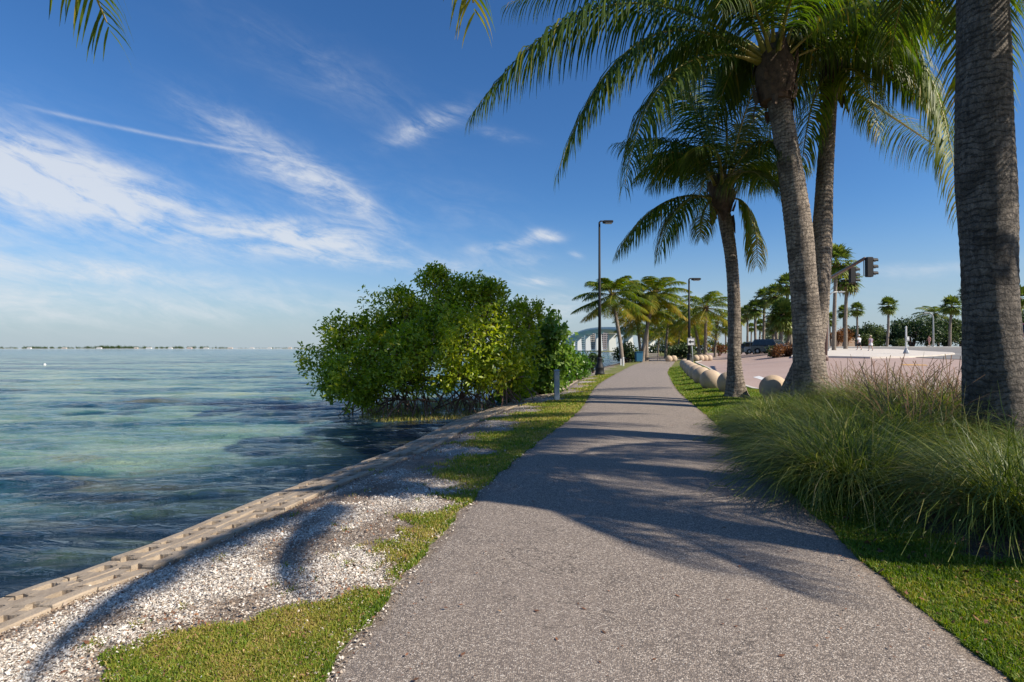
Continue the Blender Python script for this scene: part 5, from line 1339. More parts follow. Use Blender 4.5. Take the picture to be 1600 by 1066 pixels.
FP = [(1307, 409, 25, 1303, 62, 'tall fan palm right beside the crossing trunks, behind the signal arm', 0.5, 0.20),
      (1323, 438, 21, 1321, 68, 'fan palm with a ragged brown skirt below the hanging signal', 1.35, 0.20),
      (1388, 478, 13, 1386, 86, 'lone slender fan palm standing before the dark hedge', 0.8, 0.18),
      (1339, 484, 11, 1338, 90, 'thin fan palm just right of the ragged skirted one', 0.8, 0.16),
      (1318, 488, 10, 1318, 100, 'small distant fan palm seen between the two tall ones', 0.8, 0.16),
      (1296, 500, 11, 1299, 112, 'smallest distant fan palm close to the curved grey lamp', 0.6, 0.16),
      (1487, 479, 15, 1484, 86, 'fan palm on the verge left of the thick dark trunk', 0.9, 0.19),
      (1512, 459, 13, 1520, 88, 'fan palm peeping out behind the left edge of the thick dark trunk', 0.7, 0.18),
      (1592, 466, 18, 1594, 84, 'fan palm behind the red truck at the right picture edge', 0.8, 0.2),
      (1229, 446, 17, 1236, 72, 'tallest bright topped fan palm left of the crossing pair', 0.6, 0.22),
      (1212, 462, 17, 1214, 76, 'fan palm second from the right in the left road row', 0.9, 0.2),
      (1194, 466, 15, 1192, 84, 'fan palm third from the right in the left road row', 0.9, 0.2),
      (1180, 483, 14, 1181, 84, 'fan palm with gold tinged skirt in the left road row', 0.9, 0.18),
      (1168, 490, 12, 1168, 96, 'fan palm close right of the lone palm trunk', 0.8, 0.18),
      (1158, 494, 12, 1158, 108, 'fan palm partly behind the lone palm trunk', 0.8, 0.18),
      (1174, 512, 7, 1173, 150, 'tiny distant fan palm right of the lone palm trunk', 0.8, 0.2),
      (1200, 514, 9, 1197, 112, 'short distant fan palm above the parked jeeps', 0.8, 0.2),
      (1188, 508, 9, 1186, 120, 'distant fan palm between two taller ones of the left road row', 0.8, 0.2),
      (1150, 500, 10, 1149, 125, 'distant fan palm showing just left of the lone palm trunk', 0.8, 0.2),
      (1134, 512, 8, 1134, 140, 'distant fan palm over the far end of the pink road', 0.8, 0.2)]
for i, (px, py, r, bx, D, lb, sk, tr) in enumerate(FP): fan_palm(px, py, r, bx, D, lb, i, sk, tr)
for i, (px, py, r, bx, D, lb) in enumerate([(1222, 492, 21, 1221, 66, 'broad olive cabbage palm with a thick crown, left trunk of its pair'), (1234, 500, 18, 1229, 68, 'cabbage palm right behind the broad olive one'),
                                            (1208, 505, 12, 1207, 80, 'smaller dark cabbage palm left of the broad olive one')]):
    fan_palm(px, py, r*1.1, bx, D, lb, i+40, 1.2, 0.22, 'cabbage palms with thick crowns')
    fan_ = [o_ for o_ in bpy.data.objects if o_.get('label') == lb][0]
    c_ = bpy.data.objects.new('crown', FANM[(i+1) % 3]); col.objects.link(c_); c_.parent = fan_; c_.location = V(px, py+7, D)-Vector(fan_.location); c_.scale = (r*1.2/F*D,)*3
far_coconut(1461, 492, 24, 1466, 100, 'shaggy coconut palm rising from the dark hedge', 81, tint=0.42, n=20, group=None)

# hedge of dark trees beyond the road, one tree after another
HT = [(1345, 518, 12, 'round dark tree at the left start of the far hedge'), (1370, 522, 11, 'low green tree beside the lone slender fan palm'), (1400, 516, 15, 'dark tree right of the lone slender fan palm'),
      (1425, 511, 17, 'tall dark tree behind the white signal post'), (1450, 514, 16, 'dark tree behind the walker in pink'), (1476, 516, 15, 'leafy tree at the foot of the shaggy coconut palm'), (1503, 513, 17, 'bright yellow green tree just left of the thick dark trunk'),
      (1535, 513, 17, 'tree hidden behind the thick dark trunk'), (1570, 508, 18, 'olive tree just right of the thick dark trunk'), (1605, 504, 20, 'olive tree behind the red truck')]
for i, (px, py, r, lb) in enumerate(HT):
    by = 543; lob = []; g = random.Random(i+900)
    for k in range(9): lob.append((px+g.uniform(-14, 14), py-6+g.uniform(-4, 22), r*g.uniform(0.55, 0.82)))
    bush('hedge_tree', lb, 'tree', lob, 94+g.uniform(-2, 3), 2600, 0.42, M['hedge'], 200+i, base_px=(px, by), group='dark trees of the far hedge', tint=0.30+(0.35 if i in (1, 5, 6, 8) else 0)+g.uniform(-.05, .05), depth=2)
for px, py, r, D, lb, mk, tn in [(1322, 524, 9, 88, 'gold brown bush under the tall fan palms', 'redbush', 0.75), (1308, 527, 8, 86, 'brown bush just right of the crossing trunks', 'redbush', 0.6), (1352, 532, 9, 90, 'low green bush behind the two walkers', 'hedge', 0.75), (1405, 538, 6, 88, 'low bright bush at the foot of the far hedge', 'hedge', 0.95),
                                 (1222, 547, 9, 50, 'bronze red bush on the kerb left of the crossing palms', 'redbush', 0.4), (1236, 546, 9, 50, 'darker bronze bush touching the crossing palms', 'redbush', 0.3), (1209, 549, 7, 52, 'green bush at the left end of the bronze bushes', 'hedge', 0.5),
                                 (1208, 524, 11, 92, 'silvery bush behind the parked jeeps', 'silver', 0.5), (1240, 530, 11, 80, 'silvery bush behind the bronze bushes', 'silver', 0.6)]:
    g = random.Random(int(px)); lob = [(px+g.uniform(-r, r)*0.8, py+g.uniform(-r, r)*0.5, r*g.uniform(0.5, 0.8)) for _ in range(6)]
    bush('roadside_bush', lb, 'bush', lob, D, 1500, 0.16*D/50+0.05, M[mk], 300+int(px), base_px=(px, 0), tint=tn, depth=1)
for k, px in enumerate((1144, 1156, 1168, 1180, 1192)):
    lob = [(px+dx_, 541+dy_, 5) for dx_, dy_ in ((-5, 0), (0, -1), (5, 0), (0, 2), (4, 2), (-4, 2))]
    bush('roadside_bush', ['clipped green bush at the far end of the pink road', 'clipped bush right of the lone palm trunk', 'clipped bush behind the black jeep', 'clipped bush behind the grey jeep', 'clipped bush left of the silvery one'][k], 'bush', lob, 112, 900, 0.4, M['hedge'], 400+k, tint=0.6, group='clipped bushes beyond the parked cars', depth=1)
# low brown earth bank beyond the bushes
eb = MB(); p0 = G(1296, 125); p1 = G(1372, 122)
eb.add([p0, p1, p1+Vector((-1, 3, 2.9)), p0+Vector((0, 3, 3.3)), p0+Vector((0, 9, 0)), p1+Vector((0, 9, 0))], [(0, 1, 2, 3), (3, 2, 5, 4), (1, 5, 2), (0, 3, 4)])
tag(eb.build('earth_bank', noisy('earth', (0.36, 0.25, 0.16), (0.27, 0.19, 0.12), 0.6)), 'low tan earth bank beyond the gold brown bushes', 'bank', kind='structure')

# ------------------------------------------------------------------ traffic signal
pS = Vector((22.0, 38.3, zat(22.0, 38.3))); r_ = empty('traffic_signal', pS, label='brown mast arm traffic signal reaching out from behind the crossing palms with two black heads', cat='traffic signal')
A0 = V(1291, 438, 38.3)-pS; A1 = V(1351, 404, 29.0)-pS
mb = MB(); mb.tube([(0, 0, 0), (A0.x, A0.y, A0.z*0.5), (A0.x, A0.y, A0.z+0.3)], [0.16, 0.14, 0.12], n=12); mb.lathe([(0.24, 0), (0.24, 0.3), (0.17, 0.4)], 12); mb.build('pole', M['brown_steel'], r_, smooth=True)
mb = MB(); mb.tube([A0, A0.lerp(A1, 0.5), A1], [0.115, 0.10, 0.085], n=10); mb.build('mast_arm', M['brown_steel'], r_, smooth=True)
def sig_head(c, h, label=None):
    hb = MB(); hb.box(c, (0.34, 0.24, h), bev=0.03)
    hd = hb.build('signal_head', M['black_paint'], r_)
    for k, mm in enumerate(('sig_red', 'sig_amber', 'sig_green')):
        z = c[2]+h*(0.33-0.33*k)
        mb = MB(); n = 12; pts = []
        for xx, rr_, sc_ in ((0.16, 0.135, 1), (0.42, 0.125, 1)):
            for q2 in range(n+1):
                a = PI*(-0.15+1.30*q2/n); pts.append((c[0]+xx, c[1]+rr_*math.cos(a), z+rr_*math.sin(a)))
        fs = [(i, i+1, n+2+i, n+1+i) for i in range(n)]
        o2 = len(pts); pts2 = [(x, c[1]+(y-c[1])*0.92, z+(zz-z)*0.92) for x, y, zz in pts]
        fs += [(o2+n+1+i, o2+n+2+i, o2+i+1, o2+i) for i in range(n)]+[(n+1+i, n+2+i, o2+n+2+i, o2+n+1+i) for i in range(n)]
        mb.add(pts+pts2, fs); mb.build('visor', M['black_paint'], hd)
        mb = MB(); mb.tube([(c[0]+0.165, c[1], z), (c[0]+0.185, c[1], z)], [0.115, 0.10], n=14); mb.build('lens', M[mm], hd)
    return hd
c1_ = V(1358, 417.5, 28.9)-pS; sig_head(c1_, 1.06)
mb = MB(); mb.tube([A1+Vector((-0.05, 0, 0)), A1+Vector((-0.05, 0, -0.92)), A1+Vector((0.12, 0, -0.92))], 0.022, n=6); mb.tube([A1, A1+Vector((0.14, 0, 0.0))], 0.022, n=6); mb.build('bracket', M['brown_steel'], r_)
c2_ = V(1331.5, 430, 33.5)-pS; sig_head(c2_, 0.98)
mb = MB(); ap = A0.lerp(A1, 0.54); mb.tube([ap, Vector((c2_.x-0.2, c2_.y, ap.z+0.1)), c2_+Vector((-0.16, 0, 0.35))], 0.022, n=6); mb.build('bracket', M['brown_steel'], r_)

# grey street lamps with curved arms
def cobra(px, D, ytop, arm_px, label):
    b = G(px, D); r_ = empty('curved_street_lamp', b, label=label, cat='street lamp', group='grey curved street lamps along the road')
    H = V(px, ytop, D).z-b.z; a = arm_px/F*D
    mb = MB(); mb.tube([(0, 0, 0), (0, 0, H*0.5), (0, 0, H*0.86), (a*0.12, 0, H*0.94), (a*0.45, 0, H*0.99), (a, 0, H)], [0.13, 0.11, 0.085, 0.075, 0.06, 0.05], n=8); mb.lathe([(0.2, 0), (0.2, 0.25), (0.14, 0.3)], 10); mb.build('pole', M['galv'], r_, smooth=True)
    mb = MB(); mb.box((a+math.copysign(0.3, a), 0, H-0.02), (0.75, 0.26, 0.14), bev=0.04); hd = mb.build('lamp_head', M['galv'], r_)
    mb = MB(); mb.box((a+math.copysign(0.3, a), 0, H-0.105), (0.42, 0.18, 0.03)); mb.build('lens', M['lens'], hd)
cobra(1294, 60, 456, 17, 'curved grey street lamp arching beside the crossing trunks')
cobra(1458.5, 84, 489, -8, 'straight grey street lamp in front of the dark hedge')
cobra(1591, 58, 477, -12, 'curved grey street lamp above the red truck')
b = G(1287, 58); r_ = empty('road_sign', b, label='small pale green road sign beside the crossing trunks', cat='sign')
mb = MB(); mb.tube([(0, 0, 0), (0, 0, 3.0)], 0.03, n=6); mb.build('post', M['galv'], r_)
mb = MB(); mb.box((0, -0.04, 2.7), (0.5, 0.02, 0.6)); mb.build('sign_plate', mat('pale_green_sign', (0.35, 0.45, 0.40), 0.5), r_)
# pedestrian signal post on the island
b = G(1416, 49.5)+Vector((0, 0, 0.15)); r_ = empty('signal_post', b, label='short white pedestrian signal post with a box on the concrete island', cat='signal post')
mb = MB(); mb.lathe([(0.26, 0), (0.24, 0.12), (0.15, 0.34), (0.11, 0.42), (0.10, 0.50)], 8); mb.build('base', M['galv'], r_)
mb = MB(); mb.tube([(0, 0, 0.4), (0, 0, 2.4)], 0.07, n=10); mb.lathe([(0.08, 2.38), (0.07, 2.46), (0.02, 2.5)], 10); mb.build('pole', M['white_paint'], r_)
mb = MB(); mb.box((0, -0.12, 1.35), (0.30, 0.18, 0.42), bev=0.02); bx_ = mb.build('button_box', M['galv'], r_)
mb = MB(); mb.box((0, -0.215, 1.38), (0.2, 0.01, 0.22)); mb.build('panel', M['white_paint'], bx_)

# ------------------------------------------------------------------ vehicles
def wheel(r_, x, y, rad, w=0.24):
    mb = MB(); prof = [(rad*0.55, -w/2), (rad*0.92, -w/2), (rad, -w*0.35), (rad, w*0.35), (rad*0.92, w/2), (rad*0.55, w/2)]
    mt = Matrix.Translation((x, y, rad)) @ Matrix.Rotation(PI/2, 4, 'X'); vs = []; n = 18; fs = []
    for (r0, z) in prof:
        for k in range(n): a = 2*PI*k/n; vs.append(mt @ Vector((r0*math.cos(a), r0*math.sin(a), z)))
    for i in range(len(prof)-1):
        for k in range(n): fs.append((i*n+k, i*n+(k+1) % n, (i+1)*n+(k+1) % n, (i+1)*n+k))
    mb.add(vs, fs); tw = mb.build('wheel', M['rubber'], r_)
    mb = MB(); s_ = 1 if y > 0 else -1
    mb.tube([(x, y-s_*w*0.3, rad), (x, y+s_*w*0.42, rad)], [rad*0.56, rad*0.50], n=14); mb.tube([(x, y+s_*w*0.40, rad), (x, y+s_*w*0.5, rad)], [rad*0.15, rad*0.13], n=8); mb.build('rim', M['galv'], tw)
def suv(px, D, rz, paint, label, boxy=False, L=4.5, W=1.85, H=1.75):
    b = G(px, D)+Vector((0, 0, 0.01)); r_ = empty('parked_car', b, rz, label=label, cat='car', group='cars parked on the pink road')
    h = L/2; wb = L*0.30
    low = [(-h, 0.45), (-h+0.05, 0.95), (-h+0.1, 1.02), (h-1.45, 1.02), (h-0.25, 0.92 if not boxy else 0.98), (h-0.02, 0.80), (h, 0.45), (h-0.15, 0.30), (wb+0.42, 0.30), (wb+0.36, 0.58), (wb, 0.72), (wb-0.36, 0.58), (wb-0.42, 0.30), (-wb+0.42, 0.30), (-wb+0.36, 0.58), (-wb, 0.72), (-wb-0.36, 0.58), (-wb-0.42, 0.30), (-h+0.1, 0.30)]
    mb = MB(); mb.prism(low, 'y', -W/2, W/2)
    roof_f = h-1.75 if not boxy else h-1.6; rr_ = -h+0.35 if not boxy else -h+0.12
    cab = [(-h+0.12, 1.02), (rr_, H-0.10), (rr_+0.15, H), (roof_f-0.1, H), (roof_f+0.05, H-0.06), (h-1.2 if not boxy else h-1.35, 1.02)]
    vs = []; 
    for y_, k in ((-W/2+0.03, -1), (W/2-0.03, 1)):
        for (x, z) in cab: vs.append((x, y_-k*(z-1.02)*0.16, z))
    n = len(cab); fs = [tuple(range(n)), tuple(range(2*n-1, n-1, -1))]+[(i, n+i, n+(i+1) % n, (i+1) % n) for i in range(n)]; mb.add(vs, fs)
    body = mb.build('body', M[paint], r_); bv = body.modifiers.new('b', 'BEVEL'); bv.width = 0.04; bv.segments = 2; bv.limit_method = 'ANGLE'
    for s_ in (-1, 1):
        xs = [rr_+0.12, rr_+0.95, roof_f-0.95 if roof_f-0.95 > rr_+1.1 else rr_+1.15, roof_f-0.02]
        for x0, x1, sl_ in ((rr_+0.05, rr_+0.85, 0), (rr_+0.95, (rr_+roof_f)/2+0.45, 0), ((rr_+roof_f)/2+0.53, roof_f-0.1, 0.35)):
            mb = MB(); yb = s_*(W/2-0.03-0.04*0.16+0.006); yt = s_*(W/2-0.03-(H-0.14-1.02)*0.16+0.006)
            mb.add([(x0, yb, 1.06), (x1+sl_, yb, 1.06), (x1, yt, H-0.14), (x0, yt, H-0.14)], [(0, 1, 2, 3)]); mb.build('side_window', M['glass'], body)
    mb = MB(); x0 = h-1.2 if not boxy else h-1.35; wy = W/2-0.14
    mb.add([(x0+0.0, -wy, 1.07), (x0+0.0, wy, 1.07), (roof_f+0.085, wy-0.10, H-0.12), (roof_f+0.085, -wy+0.10, H-0.12)], [(0, 1, 2, 3)]); mb.build('windscreen', M['glass'], body)
    mb = MB(); mb.add([(-h+0.085, -wy, 1.10), (-h+0.085, wy, 1.10), (rr_-0.03, wy-0.10, H-0.16), (rr_-0.03, -wy+0.10, H-0.16)], [(0, 1, 2, 3)]); mb.build('rear_window', M['glass'], body)
    for s_ in (-1, 1):
        mb = MB(); mb.box((h-0.01, s_*(W/2-0.28), 0.74), (0.06, 0.30, 0.16), bev=0.02); mb.build('headlight', M['headlight'], r_)
        mb = MB(); mb.box((-h+0.0, s_*(W/2-0.16), 0.85), (0.06, 0.16, 0.24), bev=0.02); mb.build('tail_light', M['taillight'], r_)
        mb = MB(); mb.box((h-1.45, s_*(W/2+0.10), 1.08), (0.12, 0.18, 0.14), bev=0.03); mb.build('mirror', M[paint], r_)
        for x in (-wb, wb): wheel(r_, x, s_*(W/2-0.12), 0.36)
    mb = MB(); mb.box((h+0.02, 0, 0.50), (0.12, W*0.96, 0.20), bev=0.04); mb.box((h+0.01, 0, 0.73), (0.05, W*0.42, 0.16)); mb.build('front_bumper', M['black_paint'], r_)
    mb = MB(); mb.box((-h-0.02, 0, 0.50), (0.12, W*0.96, 0.20), bev=0.04); mb.build('rear_bumper', M['black_paint'], r_)
    return r_
suv(1173, 88, R(-62), 'car_black', 'black boxy car, leftmost of the three parked on the pink road', True)
suv(1190, 78, R(-60), 'car_grey', 'silver grey boxy car in the middle of the three parked cars', True)
suv(1207, 66, R(-58), 'car_dark', 'dark blue car half behind the bronze bushes, rightmost of the three', False, L=4.7, H=1.8)
# red truck at the right edge
b = G(1611, 44)+Vector((0, 0, 0.04)); r_ = empty('red_truck', b, R(0), label='red and black truck cut off by the right picture edge', cat='truck')
TW = 2.3
mb = MB(); mb.prism([(-1.05, 0.95), (-1.05, 1.75), (-0.62, 1.86), (-0.30, 2.75), (1.1, 2.85), (1.1, 0.95)], 'y', -TW/2, TW/2); cb = mb.build('cab', M['car_red'], r_); bv = cb.modifiers.new('b', 'BEVEL'); bv.width = 0.07; bv.segments = 3; bv.limit_method = 'ANGLE'
mb = MB(); mb.add([(-0.615, -1.0, 1.93), (-0.615, 1.0, 1.93), (-0.335, 0.95, 2.65), (-0.335, -0.95, 2.65)], [(0, 1, 2, 3)]); mb.build('windscreen', M['glass'], cb)
mb = MB(); mb.add([(-0.42, -TW/2-0.006, 1.85), (0.45, -TW/2-0.006, 1.85), (0.45, -TW/2-0.006, 2.6), (-0.15, -TW/2-0.006, 2.6)], [(0, 1, 2, 3)]); mb.build('side_window', M['glass'], cb)
mb = MB(); mb.box((-0.95, 0, 0.75), (0.35, TW*1.0, 0.45), bev=0.05); mb.box((1.6, 0, 0.75), (4.8, 2.0, 0.4)); mb.build('chassis', M['black_paint'], r_)
mb = MB(); mb.box((3.4, 0, 2.1), (4.4, 2.4, 2.2), bev=0.04); mb.build('box_body', M['car_black'], r_)
mb = MB(); mb.box((-1.05, 0, 1.35), (0.06, 1.3, 0.5), bev=0.02); mb.build('grille', M['chrome'], r_)
for s_ in (-1, 1):
    mb = MB(); mb.box((-1.06, s_*0.88, 1.25), (0.08, 0.28, 0.22), bev=0.03); mb.build('headlight', M['headlight'], r_)
    for x in (-0.3, 3.6): wheel(r_, x, s_*(TW/2-0.18), 0.52, 0.32)

# ------------------------------------------------------------------ people
M['skin'] = mat('skin', (0.42, 0.24, 0.17), 0.6)
for k, c in (('cloth_white', (0.72, 0.72, 0.74)), ('cloth_black', (0.02, 0.02, 0.025)), ('cloth_mauve', (0.35, 0.27, 0.33)), ('cloth_pink', (0.70, 0.36, 0.30)), ('cloth_grey', (0.45, 0.45, 0.47)), ('straw', (0.60, 0.50, 0.34)), ('hair', (0.08, 0.05, 0.03)), ('shoe', (0.6, 0.6, 0.6))):
    M[k] = noisy(k, c, tuple(x*0.8 for x in c), 12, 0.85, 0.1)
def person(px, D, rz, label, top, bottom, hat=None, skirt=False, stride=0.22, arm=0.25, H=1.72, dz=0.0):
    b = G(px, D)+Vector((0, 0, dz)); r_ = empty('person', b, rz, label=label, cat='person'); k = H/1.75
    # walking towards local +y
    s = stride
    J = {'pel': (0, 0, .95), 'wai': (0, .01, 1.08), 'che': (0, .02, 1.30), 'nek': (0, .03, 1.47), 'hd0': (0, .05, 1.56), 'hd1': (0, .055, 1.66), 'hd2': (0, .05, 1.73),
         'hl': (-.10, 0, .90), 'kl': (-.11, s*0.7, .50), 'al': (-.11, s*0.75, .09), 'tl': (-.12, s*0.75+.15, .04), 'hr': (.10, 0, .90), 'kr': (.11, -s*.15, .50), 'ar': (.11, -s*1.1, .13), 'tr': (.12, -s*1.1+.14, .04),
         'sl': (-.18, .01, 1.40), 'el': (-.24, -arm*0.4, 1.12), 'wl': (-.24, -arm*0.2, .88), 'fl': (-.24, -arm*0.1, .78), 'sr': (.18, .01, 1.40), 'er': (.24, arm*0.15, 1.12), 'wr': (.23, arm*1.1, .94), 'fr': (.23, arm*1.35, .87)}
    rd = {'pel': .135, 'wai': .115, 'che': .135, 'nek': .055, 'hd0': .075, 'hd1': .095, 'hd2': .07, 'hl': .095, 'kl': .058, 'al': .038, 'tl': .035, 'hr': .095, 'kr': .058, 'ar': .038, 'tr': .035, 'sl': .058, 'el': .042, 'wl': .03, 'fl': .035, 'sr': .058, 'er': .042, 'wr': .03, 'fr': .035}
    names = list(J); ed = [('pel', 'wai'), ('wai', 'che'), ('che', 'nek'), ('nek', 'hd0'), ('hd0', 'hd1'), ('hd1', 'hd2'), ('pel', 'hl'), ('hl', 'kl'), ('kl', 'al'), ('al', 'tl'), ('pel', 'hr'), ('hr', 'kr'), ('kr', 'ar'), ('ar', 'tr'), ('che', 'sl'), ('sl', 'el'), ('el', 'wl'), ('wl', 'fl'), ('che', 'sr'), ('sr', 'er'), ('er', 'wr'), ('wr', 'fr')]
    me = bpy.data.meshes.new('body'); me.from_pydata([tuple(c*k for c in J[n]) for n in names], [(names.index(a), names.index(c)) for a, c in ed], []); me.materials.append(M['skin'])
    o_ = bpy.data.objects.new('body', me); col.objects.link(o_); o_.parent = r_
    sm = o_.modifiers.new('skin', 'SKIN'); sm.use_smooth_shade = True; sk = me.skin_vertices[0].data
    for i, n in enumerate(names): sk[i].radius = (rd[n]*k, rd[n]*k*(0.75 if n in ('pel', 'wai', 'che') else 1)); sk[i].use_root = (n == 'pel')
    su = o_.modifiers.new('sub', 'SUBSURF'); su.levels = 1; su.render_levels = 2
    def ell(mb, rows, n=14):
        vs = []; fs = []
        for (cx_, cy_, z, rx, ry) in rows:
            for q2 in range(n): a = 2*PI*q2/n; vs.append(((cx_+rx*math.cos(a))*k, (cy_+ry*math.sin(a))*k, z*k))
        for i in range(len(rows)-1):
            for q2 in range(n): fs.append((i*n+q2, i*n+(q2+1) % n, (i+1)*n+(q2+1) % n, (i+1)*n+q2))
        mb.add(vs, fs)
    mb = MB(); ell(mb, [(0, 0, .86, .185, .14), (0, 0, .98, .175, .135), (0, .01, 1.10, .165, .13), (0, .02, 1.28, .20, .145), (0, .02, 1.40, .20, .12), (0, .03, 1.475, .075, .07)])
    for s_, sh, eb_ in ((-1, 'sl', 'el'), (1, 'sr', 'er')):
        a, c = Vector(J[sh])*k, Vector(J[eb_])*k; mb.tube([a+Vector((-s_*.06*k, 0, .02*k)), a, a.lerp(c, 0.75)], [.075*k, .078*k, .070*k], n=10)
    mb.build('shirt', M[top], r_, smooth=True)
    mb = MB()
    if skirt: ell(mb, [(0, 0, 1.00, .15, .12), (0, 0, .90, .185, .15), (0, 0, .62, .23, .21)])
    else:
        ell(mb, [(0, 0, 1.02, .155, .125), (0, 0, .90, .18, .145), (0, 0, .84, .17, .14)])
        for h_, kn in (('hl', 'kl'), ('hr', 'kr')):
            a, c = Vector(J[h_])*k, Vector(J[kn])*k; mb.tube([a, a.lerp(c, .45), a.lerp(c, 0.88)], [.112*k, .105*k, .092*k], n=10)
    mb.build('skirt' if skirt else 'shorts', M[bottom], r_, smooth=True)
    mb = MB(); hx = Vector((0, .03, 1.70))*k
    mb.lathe([(.100*k, -.06*k), (.108*k, 0), (.10*k, .05*k), (.06*k, .085*k), (.01, .095*k)], 14, hx); mb.build('hair', M['hair'], r_, smooth=True)
    if hat:
        mb = MB(); mb.lathe([(.20*k if hat == 'straw' else .115*k, 0.0), (.20*k if hat == 'straw' else .118*k, .012), (.115*k, .02), (.11*k, .09*k), (.07*k, .12*k), (.01, .125*k)], 16, hx+Vector((0, 0, .015)))
        if hat != 'straw': mb.box(hx+Vector((0, .14*k, .03)), (.14*k, .12*k, .015))
        mb.build('hat', M[hat], r_, smooth=True)
    for t_ in ('tl', 'tr'):
        p = Vector(J[t_])*k; mb = MB(); mb.box(p+Vector((0, -.05, 0.01)), (.10*k, .28*k, .085*k), bev=.025, taper=0.8); mb.build('shoe', M['shoe'], r_)
person(1342.5, 63, R(10), 'walker in white shirt, black shorts and white cap on the concrete island', 'cloth_white', 'cloth_black', 'cloth_white', dz=0.12)
person(1360.5, 60, R(-5), 'walker in a straw hat, mauve top and white skirt on the concrete island', 'cloth_mauve', 'cloth_white', 'straw', True, H=1.62, dz=0.15)
person(1452, 85, R(90), 'distant walker in pink clothes in front of the dark hedge', 'cloth_pink', 'cloth_pink', None, H=1.6, dz=0.35)

# ------------------------------------------------------------------ bridge and far buildings
def bline(D): return 92.0-29.0*(970-D)/740
def bz(D):
    u = (D-240)/(985-240); return 1.0+17.5*math.sin(PI*min(max(u*0.86+0.14, 0), 1))**0.9
root = empty('arched_bridge', (bline(600), 600, WL), label='long pale arched road bridge over the bay on white slanting piers', cat='bridge'); RB = Vector(root.location)
Dd = np.linspace(200, 1000, 90)
piers = [255, 310, 375, 450, 540, 640, 740, 840, 920]
def hdep(D):  # haunched box girder, deeper over the piers
    d = min(abs(D-p) for p in piers); g = sorted(piers); sp = 45; return 1.7+2.0*max(0, 1-d/sp)**2
mb = MB(); prevq = None
for D in Dd:
    x, z = bline(D), bz(D); hd_ = hdep(D)
    sec = [Vector(p)-RB for p in ((x-6.5, D, z), (x-6.5, D, z-0.5), (x-3.2, D, z-hd_), (x+3.2, D, z-hd_), (x+6.5, D, z-0.5), (x+6.5, D, z))]
    if prevq: mb.add(prevq+sec, [(i, (i+1) % 6, 6+(i+1) % 6, 6+i) for i in range(6)])
    prevq = sec
mb.build('deck', M['bridge'], root)
for s_ in (-1, 1):
    mb = MB(); prevq = None
    for D in Dd:
        x, z = bline(D)+s_*6.4, bz(D); sec = [Vector(p)-RB for p in ((x-.12, D, z-0.1), (x+.12, D, z-0.1), (x+.12, D, z+1.0), (x-.12, D, z+1.0))]
        if prevq: mb.add(prevq+sec, [(i, (i+1) % 4, 4+(i+1) % 4, 4+i) for i in range(4)])
        prevq = sec
    mb.build('parapet', M['white_paint'], root)
for p in piers:
    x, z = bline(p), bz(p)-hdep(p)+0.1; mb = MB(); h_ = z-WL+1
    for s_ in (-1, 1):
        vs = [Vector(q_)-RB for q_ in ((x-2.6, p+s_*4.6-1.3, WL-1), (x+2.6, p+s_*4.6-1.3, WL-1), (x+2.6, p+s_*4.6+1.3, WL-1), (x-2.6, p+s_*4.6+1.3, WL-1), (x-2.2, p+s_*0.7-.7, z), (x+2.2, p+s_*0.7-.7, z), (x+2.2, p+s_*0.7+.7, z), (x-2.2, p+s_*0.7+.7, z))]
        mb.add(vs, [(3, 2, 1, 0), (4, 5, 6, 7), (0, 1, 5, 4), (1, 2, 6, 5), (2, 3, 7, 6), (3, 0, 4, 7)])
    mb.build('pier', M['bridge'], root)
def block(px0, px1, ytop, D, wall, label, floors, bays, roofbox=True):
    x0, x1 = (px0-800)/F*D, (px1-800)/F*D; zt = V(800, ytop, D).z; b = Vector(((x0+x1)/2, D, 0)); w = x1-x0
    r_ = empty('tower_block', b, label=label, cat='building')
    mb = MB(); mb.box((0, 8, zt/2), (w, 16, zt)); mb.build('wall', wall, r_)
    mb = MB(); mb.box((0, 8, zt+0.5), (w+0.8, 16.8, 1.0)); 
    if roofbox: mb.box((w*0.1, 8, zt+2.4), (w*0.35, 6, 2.8))
    mb.build('roof', M['kerb'], r_)
    for f in range(floors):
        z = zt*(f+0.5)/floors
        for k in range(bays):
            mb = MB(); mb.box((-w/2+w*(k+0.5)/bays, -0.05, z), (w/bays*0.62, 0.2, zt/floors*0.45)); mb.build('window', M['glass'], r_)
        mb = MB(); mb.box((0, -0.7, z-zt/floors*0.40), (w*0.96, 1.4, 0.25)); mb.build('balcony', M['white_paint'], r_)
cream = noisy('cream_wall', (0.55, 0.46, 0.38), (0.50, 0.42, 0.35), 0.1, 0.9, 0); teal = noisy('teal_wall', (0.28, 0.40, 0.42), (0.24, 0.35, 0.37), 0.1, 0.6, 0); pinkw = noisy('pink_wall', (0.55, 0.42, 0.38), (0.5, 0.38, 0.34), 0.1, 0.9, 0); greyw = noisy('grey_wall', (0.38, 0.40, 0.42), (0.34, 0.36, 0.38), 0.1, 0.8, 0)
block(878, 886, 530, 1500, greyw, 'grey tower block left of the bridge end', 7, 3)
block(886, 894, 528, 1550, pinkw, 'pale pink tower block touching the left bridge end', 8, 3)
block(900, 914, 520, 1400, teal, 'broad teal glass tower block rising behind the bridge', 9, 5)
block(916, 930, 519.5, 1450, cream, 'cream tower block behind the bridge crown', 9, 5)
block(940, 962, 518.5, 1420, pinkw, 'wide pink tower block seen over the bridge deck', 9, 6)
